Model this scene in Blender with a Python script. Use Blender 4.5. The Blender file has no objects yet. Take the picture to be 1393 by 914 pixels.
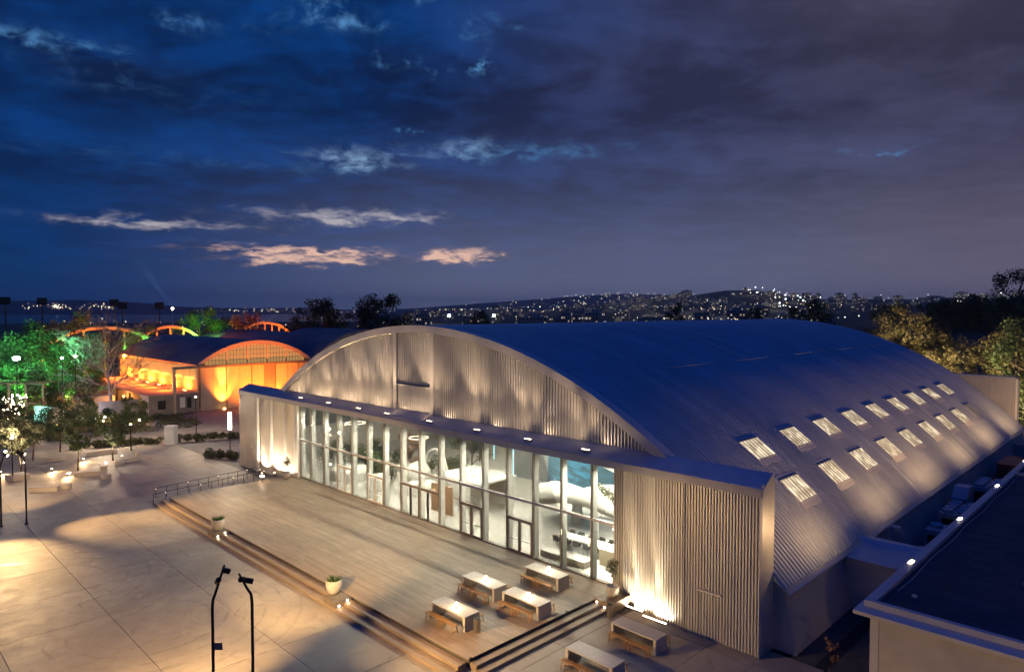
import bpy, math, random
from mathutils import Vector, Matrix
R = math.radians
random.seed(7)
scn = bpy.context.scene
COL = scn.collection

# ------------------------------------------------------------------ camera
CAM = Vector((14.42, -31.49, 16.75))
cam_d = bpy.data.cameras.new('camera')
cam = bpy.data.objects.new('camera', cam_d); COL.objects.link(cam)
cam.location = CAM
cam.rotation_euler = (R(90 - 2.08), 0, R(44.9))
cam_d.sensor_width = 36; cam_d.lens = 930.0 / 1393 * 36
cam_d.clip_start = 0.1; cam_d.clip_end = 60000
scn.camera = cam

# ------------------------------------------------------------------ node helper
class NT:
    """small expression builder for shader nodes"""
    def __init__(s, tree): s.t = tree; s.n = tree.nodes; s.l = tree.links
    def node(s, typ, **kw):
        n = s.n.new(typ)
        for k, v in kw.items(): setattr(n, k, v)
        return n
    def put(s, sock, v):
        if isinstance(v, bpy.types.NodeSocket): s.l.new(v, sock)
        elif v is not None: sock.default_value = v
    def m(s, op, a, b=None, c=None, clamp=False):
        n = s.node('ShaderNodeMath', operation=op, use_clamp=clamp)
        for i, v in enumerate((a, b, c)):
            if v is not None: s.put(n.inputs[i], v)
        return n.outputs[0]
    def vm(s, op, a, b=None, out=0):
        n = s.node('ShaderNodeVectorMath', operation=op)
        s.put(n.inputs[0], a)
        if b is not None: s.put(n.inputs[1], b)
        return n.outputs[out]
    def mix(s, f, a, b, typ='MIX'):
        n = s.node('ShaderNodeMixRGB', blend_type=typ)
        s.put(n.inputs[0], f); s.put(n.inputs[1], a); s.put(n.inputs[2], b)
        return n.outputs[0]
    def noise(s, v, scale, detail=4, rough=.55, dist=0, out=0):
        n = s.node('ShaderNodeTexNoise')
        if v is not None: s.put(n.inputs['Vector'], v)
        n.inputs['Scale'].default_value = scale; n.inputs['Detail'].default_value = detail
        n.inputs['Roughness'].default_value = rough; n.inputs['Distortion'].default_value = dist
        return n.outputs[out]
    def ramp(s, f, stops):
        n = s.node('ShaderNodeValToRGB'); s.put(n.inputs[0], f)
        e = n.color_ramp.elements
        while len(e) < len(stops): e.new(0.5)
        for k, (p, c) in zip(e, stops):
            k.position = p; k.color = c if len(c) == 4 else (*c, 1)
        return n.outputs[0]
    def smooth(s, x, a, b):
        n = s.node('ShaderNodeMapRange', interpolation_type='SMOOTHSTEP')
        s.put(n.inputs[0], x); n.inputs[1].default_value = a; n.inputs[2].default_value = b
        return n.outputs[0]
    def mapping(s, v, scale=(1, 1, 1), rot=(0, 0, 0), loc=(0, 0, 0)):
        n = s.node('ShaderNodeMapping'); s.put(n.inputs[0], v)
        n.inputs['Scale'].default_value = scale; n.inputs['Rotation'].default_value = rot; n.inputs['Location'].default_value = loc
        return n.outputs[0]

# ------------------------------------------------------------------ world: dusk sky with broken cloud
SUN_AZ = R(90 + 61.4)          # direction of the last glow, counter-clockwise from +X
w = bpy.data.worlds.new('World'); scn.world = w; w.use_nodes = True
w.cycles.sampling_method = 'MANUAL'; w.cycles.sample_map_resolution = 128
k = NT(w.node_tree); w.node_tree.nodes.clear()
tc = k.node('ShaderNodeTexCoord').outputs['Generated']
sep = k.node('ShaderNodeSeparateXYZ'); k.put(sep.inputs[0], tc)
dx, dy, dz = sep.outputs
el = k.m('ARCSINE', dz)                               # elevation, radians
# azimuth measured left(+)/right(-) from the view's heading (44.9 deg left of +Y)
hx, hy = -math.sin(R(44.9)), math.cos(R(44.9))
fwd = k.m('ADD', k.m('MULTIPLY', dx, hx), k.m('MULTIPLY', dy, hy))
rgt = k.m('ADD', k.m('MULTIPLY', dx, hy), k.m('MULTIPLY', dy, -hx))
az = k.m('ARCTAN2', rgt, fwd)                         # right positive
den = k.m('ADD', k.m('MAXIMUM', dz, 0.0), 0.10)
comb = k.node('ShaderNodeCombineXYZ')
k.put(comb.inputs[0], k.m('DIVIDE', rgt, den)); k.put(comb.inputs[1], k.m('DIVIDE', fwd, den))
cp = comb.outputs[0]                                  # cloud deck coordinates
n_big = k.noise(k.mapping(cp, (1, 1, 1)), 0.55, 3, .5, .3)
n_mid = k.noise(k.mapping(cp, (1.0, 1.25, 1), loc=(3, 1, 0)), 1.7, 5, .58, .5)
n_fine = k.noise(k.mapping(cp, (1.0, 1.3, 1), loc=(7, 2, 0)), 4.2, 5, .62, .6)
comb2 = k.node('ShaderNodeCombineXYZ')
k.put(comb2.inputs[0], k.m('MULTIPLY', az, 7.0)); k.put(comb2.inputs[1], k.m('DIVIDE', k.m('MULTIPLY', el, 36.0), k.m('ADD', 1.0, k.m('MULTIPLY', k.m('ABSOLUTE', el), 2.6))))
n_str = k.noise(comb2.outputs[0], 1.0, 4, .6, .5)       # long flat banks low in the sky
sky = k.node('ShaderNodeTexSky', sky_type='NISHITA')
sky.sun_disc = False; sky.sun_elevation = R(-3.0); sky.sun_rotation = R(360 - 61.4)
sky.ozone_density = 4.0; sky.dust_density = 1.0
clear = k.mix(1.0, sky.outputs[0], (0.010, 0.03, 0.05, 1), 'MULTIPLY')
# cloud colour: deep blue in the west (left), purple grey over the city (right)
side = k.m('MULTIPLY', k.m('MULTIPLY', k.smooth(az, -0.30, 0.62), k.smooth(az, 2.0, 1.0)), k.smooth(el, .70, .38))
side = k.m('ADD', k.m('MULTIPLY', side, .92), k.m('MULTIPLY', k.m('SUBTRACT', n_big, .5), .9), clamp=True)
c_dark = k.mix(side, (0.0016, 0.0125, 0.054, 1), (0.0400, 0.0360, 0.064, 1))
c_lite = k.mix(side, (0.0022, 0.0440, 0.200, 1), (0.0780, 0.0690, 0.112, 1))
tex = k.smooth(k.m('ADD', k.m('ADD', k.m('MULTIPLY', n_mid, .42), k.m('MULTIPLY', n_str, .34)), k.m('MULTIPLY', n_fine, .24)), .40, .62)
def band(row, hh):
    e0 = math.atan((424 - row) / 930.0); v_ = k.m('DIVIDE', k.m('SUBTRACT', k.m('ADD', el, k.m('MULTIPLY', k.m('SUBTRACT', n_str, .5), .05)), e0), hh / 930.0)
    return k.m('POWER', 2.718, k.m('MULTIPLY', k.m('MULTIPLY', v_, v_), -1.0))
bands = k.m('SUBTRACT', k.m('ADD', k.m('MULTIPLY', band(222, 26), .30), k.m('MULTIPLY', band(40, 50), .16)), k.m('ADD', k.m('MULTIPLY', band(150, 42), .26), k.m('MULTIPLY', band(268, 17), .22)))
tex = k.m('ADD', k.m('MULTIPLY', tex, .8), k.m('ADD', .06, bands), clamp=True)
cloud = k.mix(tex, c_dark, c_lite)
# horizon: city glow under the cloud base, stronger over the city
hz = k.m('POWER', k.m('SUBTRACT', 1.0, k.m('MINIMUM', k.m('MULTIPLY', k.m('ABSOLUTE', el), 3.4), 1.0)), 1.9)
hzc = k.mix(k.smooth(az, -0.62, -0.05), (0.0040, 0.046, 0.175, 1), (0.185, 0.205, 0.330, 1))
hzc = k.mix(k.smooth(az, 0.25, 0.75), hzc, (0.215, 0.180, 0.255, 1))
hzc = k.mix(k.smooth(az, 1.0, 2.0), hzc, (0.0040, 0.046, 0.175, 1))
cloud = k.mix(k.m('MULTIPLY', hz, .93), cloud, hzc)
# zenith opens to clear blue (it lights the roofs)
cloud = k.mix(k.m('MULTIPLY', k.smooth(el, .46, .85), .92), cloud, (0.0001, 0.030, 0.262, 1))
# breaks in the cloud: places where the photograph's sky opens
def px_dir(px, py):
    a = math.atan((px - 696.5) / 930.0)
    e = math.atan((424 - py) / 930.0 * math.cos(a))
    return a, e
# pixel x, pixel y, half width, half height, strength, warmth
BRK = [(462, 34, 66, 16, .72, 0), (455, 8, 18, 16, .45, 0), (120, 100, 90, 20, .22, 0), (270, 130, 120, 22, .16, 0), (330, 225, 130, 10, .3, 0), (110, 210, 140, 14, .25, 0), (800, 205, 90, 12, .3, 0), (650, 95, 18, 14, .95, 0), (662, 42, 22, 14, .55, 0), (580, 98, 24, 9, .5, 0), (586, 6, 14, 10, .5, 0),
       (70, 60, 85, 10, .9, 0), (265, 38, 40, 12, .7, 0), (530, 85, 12, 9, .5, 0),
       (490, 218, 58, 15, 1.0, .15), (632, 206, 50, 14, .85, .15), (560, 180, 16, 3, .8, 0), (720, 212, 60, 10, .45, 0),
       (210, 305, 130, 7, .95, .35), (440, 296, 95, 10, .95, .35), (545, 299, 60, 7, .9, .35),
       (415, 354, 74, 7, 1.5, 1), (410, 342, 110, 4, 1.3, 1), (620, 349, 42, 8, 1.7, 1),
       (1218, 209, 24, 6, .8, 0), (1140, 214, 24, 6, .6, 0), (300, 330, 40, 2, .5, .5)]
comb3 = k.node('ShaderNodeCombineXYZ'); k.put(comb3.inputs[0], k.m('MULTIPLY', az, 24.0)); k.put(comb3.inputs[1], k.m('DIVIDE', k.m('MULTIPLY', el, 100.0), k.m('ADD', 1.0, k.m('MULTIPLY', k.m('ABSOLUTE', el), 2.6))))
w_a = k.noise(comb3.outputs[0], 1.0, 4, .6, .3); w_b = k.noise(k.mapping(comb3.outputs[0], loc=(31, 17, 0)), 1.0, 3, .6, .3)
warp = k.m('MULTIPLY', k.m('SUBTRACT', w_a, .5), 0.036); warpx = k.m('MULTIPLY', k.m('SUBTRACT', w_b, .5), 0.20)
streak = k.noise(k.mapping(comb3.outputs[0], (1.0, 1.5, 1), loc=(5, 3, 0)), 1.1, 6, .66, .6)
acc = None; acw = None
for (px, py, hw, hh, st, wm) in BRK:
    a, e = px_dir(px, py)
    sa = hw / 930.0 * math.cos(a) ** 2; se = hh / 930.0 * math.cos(a)
    u = k.m('DIVIDE', k.m('SUBTRACT', k.m('ADD', az, warpx), a), sa)
    v = k.m('DIVIDE', k.m('SUBTRACT', k.m('ADD', el, warp), e), se)
    d2 = k.m('ADD', k.m('MULTIPLY', u, u), k.m('MULTIPLY', v, v))
    g = k.m('POWER', 2.718, k.m('MULTIPLY', d2, -.9))
    gs = k.m('MULTIPLY', g, st)
    gw = k.m('MULTIPLY', gs, wm)
    acc = gs if acc is None else k.m('ADD', acc, gs)
    acw = gw if acw is None else k.m('ADD', acw, gw)
edge = k.smooth(k.m('ADD', k.m('MULTIPLY', streak, 1.0), k.m('MULTIPLY', k.m('MINIMUM', acc, 1.2), .26)), .50, .90)
edge = k.m('ADD', k.m('MULTIPLY', edge, k.m('ADD', .45, k.m('MULTIPLY', k.smooth(w_a, .35, .65), .75))), k.m('MULTIPLY', k.smooth(streak, .3, .75), .10))
brk = k.m('MULTIPLY', k.m('MINIMUM', acc, 1.6), edge)
warm = k.m('DIVIDE', acw, k.m('ADD', acc, .001), clamp=True)
bcol = k.mix(warm, (0.22, 0.36, 0.50, 1), (0.95, 0.60, 0.46, 1))
bcol = k.mix(k.smooth(warm, 0.02, .3), (0.09, 0.27, 0.56, 1), bcol)
night = k.mix(k.m('MINIMUM', brk, 1.0), cloud, bcol)
total = k.mix(1.0, night, clear, 'ADD')
bg = k.node('ShaderNodeBackground'); k.put(bg.inputs[0], total); bg.inputs[1].default_value = 1.0
wo = k.node('ShaderNodeOutputWorld'); k.l.new(bg.outputs[0], wo.inputs[0])

# ------------------------------------------------------------------ dim dusk 'sun' and view
sd = bpy.data.lights.new('dusk_light', 'SUN'); sd.energy = 0.02; sd.angle = R(30); sd.color = (.55, .7, 1)
so = bpy.data.objects.new('dusk_light', sd); COL.objects.link(so)
so.rotation_euler = (R(50), 0, SUN_AZ + R(90))
vs = scn.view_settings
vs.view_transform = 'Standard'; vs.look = 'None'; vs.exposure = 0.0; vs.gamma = 1; vs.use_curve_mapping = False
cy = scn.cycles
cy.use_denoising = True; cy.max_bounces = 5; cy.diffuse_bounces = 2; cy.glossy_bounces = 2; cy.transmission_bounces = 3
cy.use_adaptive_sampling = True; cy.adaptive_threshold = .018
cy.transparent_max_bounces = 16; cy.sample_clamp_indirect = 4.0; cy.caustics_reflective = False; cy.caustics_refractive = False
cy.use_light_tree = True; cy.volume_bounces = 0

# ------------------------------------------------------------------ materials
def mat(name, col, rough=.6, metal=0.0, spec=.5, emit=None, estr=0, var=0.0, vscale=3.0, bump=0.0, bscale=20, alpha=None):
    m_ = bpy.data.materials.new(name); m_.use_nodes = True
    q = NT(m_.node_tree); b = m_.node_tree.nodes['Principled BSDF']
    b.inputs['Roughness'].default_value = rough; b.inputs['Metallic'].default_value = metal
    b.inputs['Specular IOR Level'].default_value = spec
    c4 = (*col, 1)
    if var > 0:
        o = q.node('ShaderNodeTexCoord').outputs['Object']
        n = q.noise(o, vscale, 6, .6)
        q.put(b.inputs['Base Color'], q.mix(q.smooth(n, .3, .7), tuple(x * (1 - var) for x in col) + (1,), tuple(min(1, x * (1 + var)) for x in col) + (1,)))
    else:
        b.inputs['Base Color'].default_value = c4
    if emit: m_.cycles.emission_sampling = 'NONE'
    if emit: b.inputs['Emission Color'].default_value = (*emit, 1); b.inputs['Emission Strength'].default_value = estr
    if bump > 0:
        o = q.node('ShaderNodeTexCoord').outputs['Object']
        bn = q.node('ShaderNodeBump'); bn.inputs['Strength'].default_value = bump; bn.inputs['Distance'].default_value = .02
        q.put(bn.inputs['Height'], q.noise(o, bscale, 5, .6)); q.put(b.inputs['Normal'], bn.outputs[0])
    return m_
def emis(name, col, s): return mat(name, (.8, .8, .8), emit=col, estr=s)
WARM = (1.0, .62, .29); WARMW = (1.0, .77, .50); ORNG = (1.0, .20, .018); GREEN = (.14, 1.0, .10)

def concrete_mat():
    m_ = bpy.data.materials.new('plaza_concrete'); m_.use_nodes = True
    q = NT(m_.node_tree); b = m_.node_tree.nodes['Principled BSDF']
    geo = q.node('ShaderNodeNewGeometry').outputs['Position']
    big = q.noise(geo, .16, 5, .6, .4); mid = q.noise(geo, .9, 6, .65, .8); fine = q.noise(geo, 7, 5, .6)
    col = q.mix(q.smooth(big, .34, .66), (.29, .245, .195, 1), (.39, .338, .268, 1))
    col = q.mix(q.m('MULTIPLY', q.smooth(mid, .45, .75), .55), col, (.235, .205, .175, 1))
    # circular sweeping/tyre marks
    sp = q.node('ShaderNodeSeparateXYZ'); q.put(sp.inputs[0], geo)
    def rings(cx, cy_, r0, r1, fr, amt, c):
        dd = q.m('SQRT', q.m('ADD', q.m('POWER', q.m('SUBTRACT', sp.outputs[0], cx), 2), q.m('POWER', q.m('SUBTRACT', sp.outputs[1], cy_), 2)))
        dd = q.m('ADD', dd, q.m('MULTIPLY', mid, .5))
        rg = q.m('MULTIPLY', q.smooth(q.m('SINE', q.m('MULTIPLY', dd, fr)), .72, 1.0), q.m('MULTIPLY', q.smooth(dd, r0, r0 + 1.5), q.smooth(dd, r1, r1 - 1.5)))
        rg = q.m('MULTIPLY', rg, q.smooth(q.noise(geo, .5, 3), .42, .6))
        return q.mix(q.m('MULTIPLY', rg, amt), c, (.17, .145, .12, 1))
    col = rings(-25, -19.5, 2, 9, 6.5, .42, col)
    col = rings(-35, -23, 1, 11, 5.1, .35, col)
    # pale scuffs
    scf = q.noise(q.mapping(geo, (1.2, .35, 1), rot=(0, 0, .4)), 2.4, 7, .7, 1.2)
    zone = q.smooth(q.vm('LENGTH', q.vm('SUBTRACT', geo, (-37, -24, 0)), out=1), 16, 5)
    col = q.mix(q.m('MULTIPLY', q.m('MULTIPLY', q.smooth(scf, .57, .68), zone), .7), col, (.58, .54, .48, 1))
    vor = q.node('ShaderNodeTexVoronoi', feature='DISTANCE_TO_EDGE'); vor.inputs['Scale'].default_value = .34
    q.put(vor.inputs['Vector'], q.vm('ADD', geo, q.vm('MULTIPLY', q.noise(geo, 1.3, 5, .6, 0, 1), (1.3, 1.3, 0))))
    crk = q.m('MULTIPLY', q.smooth(vor.outputs['Distance'], .012, .002), q.smooth(q.noise(geo, .22, 3), .54, .62))
    col = q.mix(q.m('MULTIPLY', crk, .6), col, (.12, .10, .08, 1))
    spt = q.noise(geo, 3.1, 3, .5); col = q.mix(q.m('MULTIPLY', q.smooth(spt, .70, .76), .45), col, (.17, .145, .12, 1))
    rnd = q.node('ShaderNodeObjectInfo').outputs['Random']
    col = q.mix(1.0, col, q.mix(rnd, (.84, .84, .85, 1), (1.09, 1.08, 1.06, 1)), 'MULTIPLY')
    q.put(b.inputs['Base Color'], col)
    q.put(b.inputs['Roughness'], q.m('ADD', .42, q.m('MULTIPLY', mid, .35)))
    bn = q.node('ShaderNodeBump'); bn.inputs['Strength'].default_value = .25; bn.inputs['Distance'].default_value = .02
    q.put(bn.inputs['Height'], q.m('ADD', fine, mid)); q.put(b.inputs['Normal'], bn.outputs[0])
    return m_
def wood_mat(name, c0, c1, rough=.6, grain=(1.2, 14, 14)):
    m_ = bpy.data.materials.new(name); m_.use_nodes = True
    q = NT(m_.node_tree); b = m_.node_tree.nodes['Principled BSDF']
    o = q.node('ShaderNodeTexCoord').outputs['Object']
    gr = q.noise(q.mapping(o, grain), 2.0, 6, .65, .4); lg = q.noise(o, .6, 4, .5)
    col = q.mix(q.smooth(gr, .3, .7), (*c0, 1), (*c1, 1))
    at = q.node('ShaderNodeAttribute', attribute_name='tone')
    col = q.mix(1.0, col, q.mix(at.outputs['Fac'], (.80, .79, .78, 1), (1.12, 1.10, 1.08, 1)), 'MULTIPLY')
    col = q.mix(q.m('MULTIPLY', q.smooth(lg, .4, .7), .28), col, (c0[0] * .6, c0[1] * .6, c0[2] * .6, 1))
    q.put(b.inputs['Base Color'], col); b.inputs['Roughness'].default_value = rough
    return m_
def glass_mat(name='window_glass', tint=(.95, .985, .945)):
    m_ = bpy.data.materials.new(name); m_.use_nodes = True
    q = NT(m_.node_tree); m_.node_tree.nodes.clear()
    tr = q.node('ShaderNodeBsdfTransparent'); tr.inputs[0].default_value = (*tint, 1)
    gl = q.node('ShaderNodeBsdfGlossy'); gl.inputs['Roughness'].default_value = .02
    fr = q.node('ShaderNodeFresnel'); fr.inputs[0].default_value = 1.45
    mx = q.node('ShaderNodeMixShader'); q.put(mx.inputs[0], q.m('MULTIPLY', fr.outputs[0], .8)); q.l.new(tr.outputs[0], mx.inputs[1]); q.l.new(gl.outputs[0], mx.inputs[2])
    q.l.new(mx.outputs[0], q.node('ShaderNodeOutputMaterial').inputs[0])
    return m_
def leaf_mat(name, c0, c1):
    m_ = bpy.data.materials.new(name); m_.use_nodes = True
    q = NT(m_.node_tree); b = m_.node_tree.nodes['Principled BSDF']
    at = q.node('ShaderNodeAttribute', attribute_name='tone')
    q.put(b.inputs['Base Color'], q.mix(at.outputs['Fac'], (*c0, 1), (*c1, 1))); b.inputs['Roughness'].default_value = .55
    tr = q.node('ShaderNodeBsdfTranslucent'); q.put(tr.inputs[0], q.mix(at.outputs['Fac'], (*c0, 1), (*c1, 1)))
    mx = q.node('ShaderNodeMixShader'); mx.inputs[0].default_value = .3
    out = m_.node_tree.nodes['Material Output']
    q.l.new(b.outputs[0], mx.inputs[1]); q.l.new(tr.outputs[0], mx.inputs[2]); q.l.new(mx.outputs[0], out.inputs[0])
    return m_
def metal_sheet(name, c, rough, dirt=.12):
    m_ = bpy.data.materials.new(name); m_.use_nodes = True
    q = NT(m_.node_tree); b = m_.node_tree.nodes['Principled BSDF']
    geo = q.node('ShaderNodeNewGeometry').outputs['Position']
    n1 = q.noise(geo, .35, 5, .6, .3); n2 = q.noise(q.mapping(geo, (2, 2, .25)), 1.5, 6, .65)
    f = q.m('ADD', q.m('MULTIPLY', n1, .5), q.m('MULTIPLY', n2, .5))
    q.put(b.inputs['Base Color'], q.mix(q.smooth(f, .3, .7), tuple(x * (1 - dirt) for x in c) + (1,), tuple(min(1, x * (1 + dirt * .6)) for x in c) + (1,)))
    q.put(b.inputs['Roughness'], q.m('ADD', rough - .08, q.m('MULTIPLY', n2, .16)))
    b.inputs['Metallic'].default_value = .25
    return m_

def roof_mat():
    m_ = metal_sheet('roof_sheet', (.53, .55, .565), .40)
    q = NT(m_.node_tree); b = m_.node_tree.nodes['Principled BSDF']
    old = b.inputs['Base Color'].links[0].from_socket
    geo = q.node('ShaderNodeNewGeometry').outputs['Position']; sp = q.node('ShaderNodeSeparateXYZ'); q.put(sp.inputs[0], geo)
    wn = q.node('ShaderNodeTexWhiteNoise', noise_dimensions='2D'); cb = q.node('ShaderNodeCombineXYZ')
    lap = q.m('FLOOR', q.m('DIVIDE', q.m('ADD', sp.outputs[0], 28.5), 7.3))
    q.put(cb.inputs[0], q.m('FLOOR', q.m('DIVIDE', sp.outputs[1], 1.02))); q.put(cb.inputs[1], lap); q.put(wn.inputs['Vector'], cb.outputs[0])
    col = q.mix(1.0, old, q.mix(wn.outputs['Value'], (.86, .87, .88, 1), (1.06, 1.05, 1.04, 1)), 'MULTIPLY')
    fr = q.m('ABSOLUTE', q.m('SUBTRACT', q.m('FRACT', q.m('DIVIDE', q.m('ADD', sp.outputs[0], 28.5), 7.3)), .5))
    col = q.mix(q.m('MULTIPLY', q.smooth(fr, .493, .4995), .35), col, (.30, .29, .28, 1))
    stn = q.noise(q.mapping(geo, (.35, 3.2, .35)), 1.0, 6, .65, .3)
    col = q.mix(q.m('MULTIPLY', q.smooth(stn, .56, .78), .35), col, (.33, .31, .29, 1))
    q.put(b.inputs['Base Color'], col)
    return m_
M = dict(
    concrete=concrete_mat(),
    joint=mat('joint', (.10, .085, .07), .9),
    soil=mat('soil', (.045, .035, .025), .95, var=.4, vscale=1.5),
    land=mat('land', (.030, .030, .024), .95, var=.5, vscale=.02),
    asphalt=mat('asphalt', (.060, .058, .058), .85, var=.25, vscale=2, bump=.2),
    path=mat('path_paving', (.24, .21, .185), .75, var=.18, vscale=.6, bump=.15),
    sea=mat('sea', (.006, .012, .022), .28, spec=.5),
    deck=wood_mat('deck_wood', (.285, .208, .142), (.385, .292, .203), .5, (.5, 9, 9)),
    step=wood_mat('step_wood', (.26, .19, .13), (.36, .275, .19), .55, (.5, 9, 9)),
    teak=wood_mat('bench_teak', (.40, .19, .045), (.58, .31, .09), .5),
    cladding=metal_sheet('cladding', (.60, .575, .54), .36),
    roof=roof_mat(),
    trim=mat('trim_paint', (.60, .57, .53), .45, var=.06, vscale=1),
    capping=mat('capping_sheet', (.50, .50, .52), .38, metal=.3, var=.08, vscale=.8),
    white=mat('white_paint', (.78, .76, .72), .5, var=.04),
    render_wall=mat('wall_render', (.55, .50, .44), .8, var=.10, vscale=.9, bump=.15),
    hallwall=mat('hall_base_wall', (.46, .44, .42), .7, var=.10, vscale=.5),
    table=mat('table_stone', (.54, .49, .42), .5, var=.05, vscale=4),
    darkm=mat('dark_metal', (.028, .025, .022), .42, metal=.6),
    bronze=mat('bronze_frame', (.27, .225, .19), .45, metal=.3),
    steel=mat('steel', (.34, .31, .27), .32, metal=.8),
    glass=glass_mat(),
    skypane=None,
    membrane=mat('roof_membrane', (.030, .036, .055), .7, var=.3, vscale=.7, bump=.3, bscale=6),
    pot=mat('pot_white', (.46, .42, .37), .55, var=.08, vscale=5),
    block=mat('stone_block', (.16, .13, .10), .8, var=.15, vscale=3),
    bark=mat('bark', (.085, .060, .042), .9, var=.35, vscale=6, bump=.5, bscale=14),
    barebark=mat('pale_bark', (.20, .17, .16), .9, var=.3, vscale=4),
    leaf=leaf_mat('leaf', (.026, .044, .014), (.095, .130, .045)),
    olive=leaf_mat('olive_leaf', (.055, .062, .032), (.150, .150, .085)),
    golden=leaf_mat('golden_leaf', (.060, .052, .018), (.185, .150, .055)),
    dry=leaf_mat('dry_leaf', (.20, .10, .06), (.36, .22, .14)),
    hedge=leaf_mat('hedge_leaf', (.045, .052, .020), (.130, .130, .060)),
    grassy=leaf_mat('grass_tuft', (.05, .085, .02), (.13, .19, .055)),
    floor_in=mat('interior_floor', (.52, .50, .46), .35, var=.05, vscale=.6),
    wall_in=mat('interior_wall', (.58, .56, .52), .6),
    hangarwall=wood_mat('hangar_panel', (.50, .42, .33), (.62, .54, .44), .7, (4, 4, .6)),
    hangarrim=mat('hangar_rim', (.50, .40, .30), .6, var=.08),
    chair=mat('chair_shell', (.03, .032, .035), .5),
    clay=mat('red_box', (.30, .07, .035), .6, var=.1),
    unit=mat('unit_grey', (.40, .40, .42), .5, metal=.2, var=.06),
    bulb=emis('lamp_bulb', WARMW, 40), bulb_soft=emis('lamp_soft', WARMW, 9), bulb_tall=emis('lamp_tube', (1, .90, .74), 14),
    led=emis('led_strip', WARMW, 16), dot=emis('step_spot', (1, .9, .75), 20), orangeb=emis('orange_lamp', (1, .50, .12), 16),
    greenb=emis('green_white_lamp', (.72, 1, .86), 60), cool=emis('cool_lamp', (.75, .95, 1), 40), bluetube=emis('blue_tube', (.25, .75, 1.0), 5),
    citylight=emis('city_light', (1, .88, .66), 8), citycool=emis('city_light_cool', (.85, .95, 1), 8), cityor=emis('city_light_orange', (1, .62, .28), 4),
)

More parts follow.
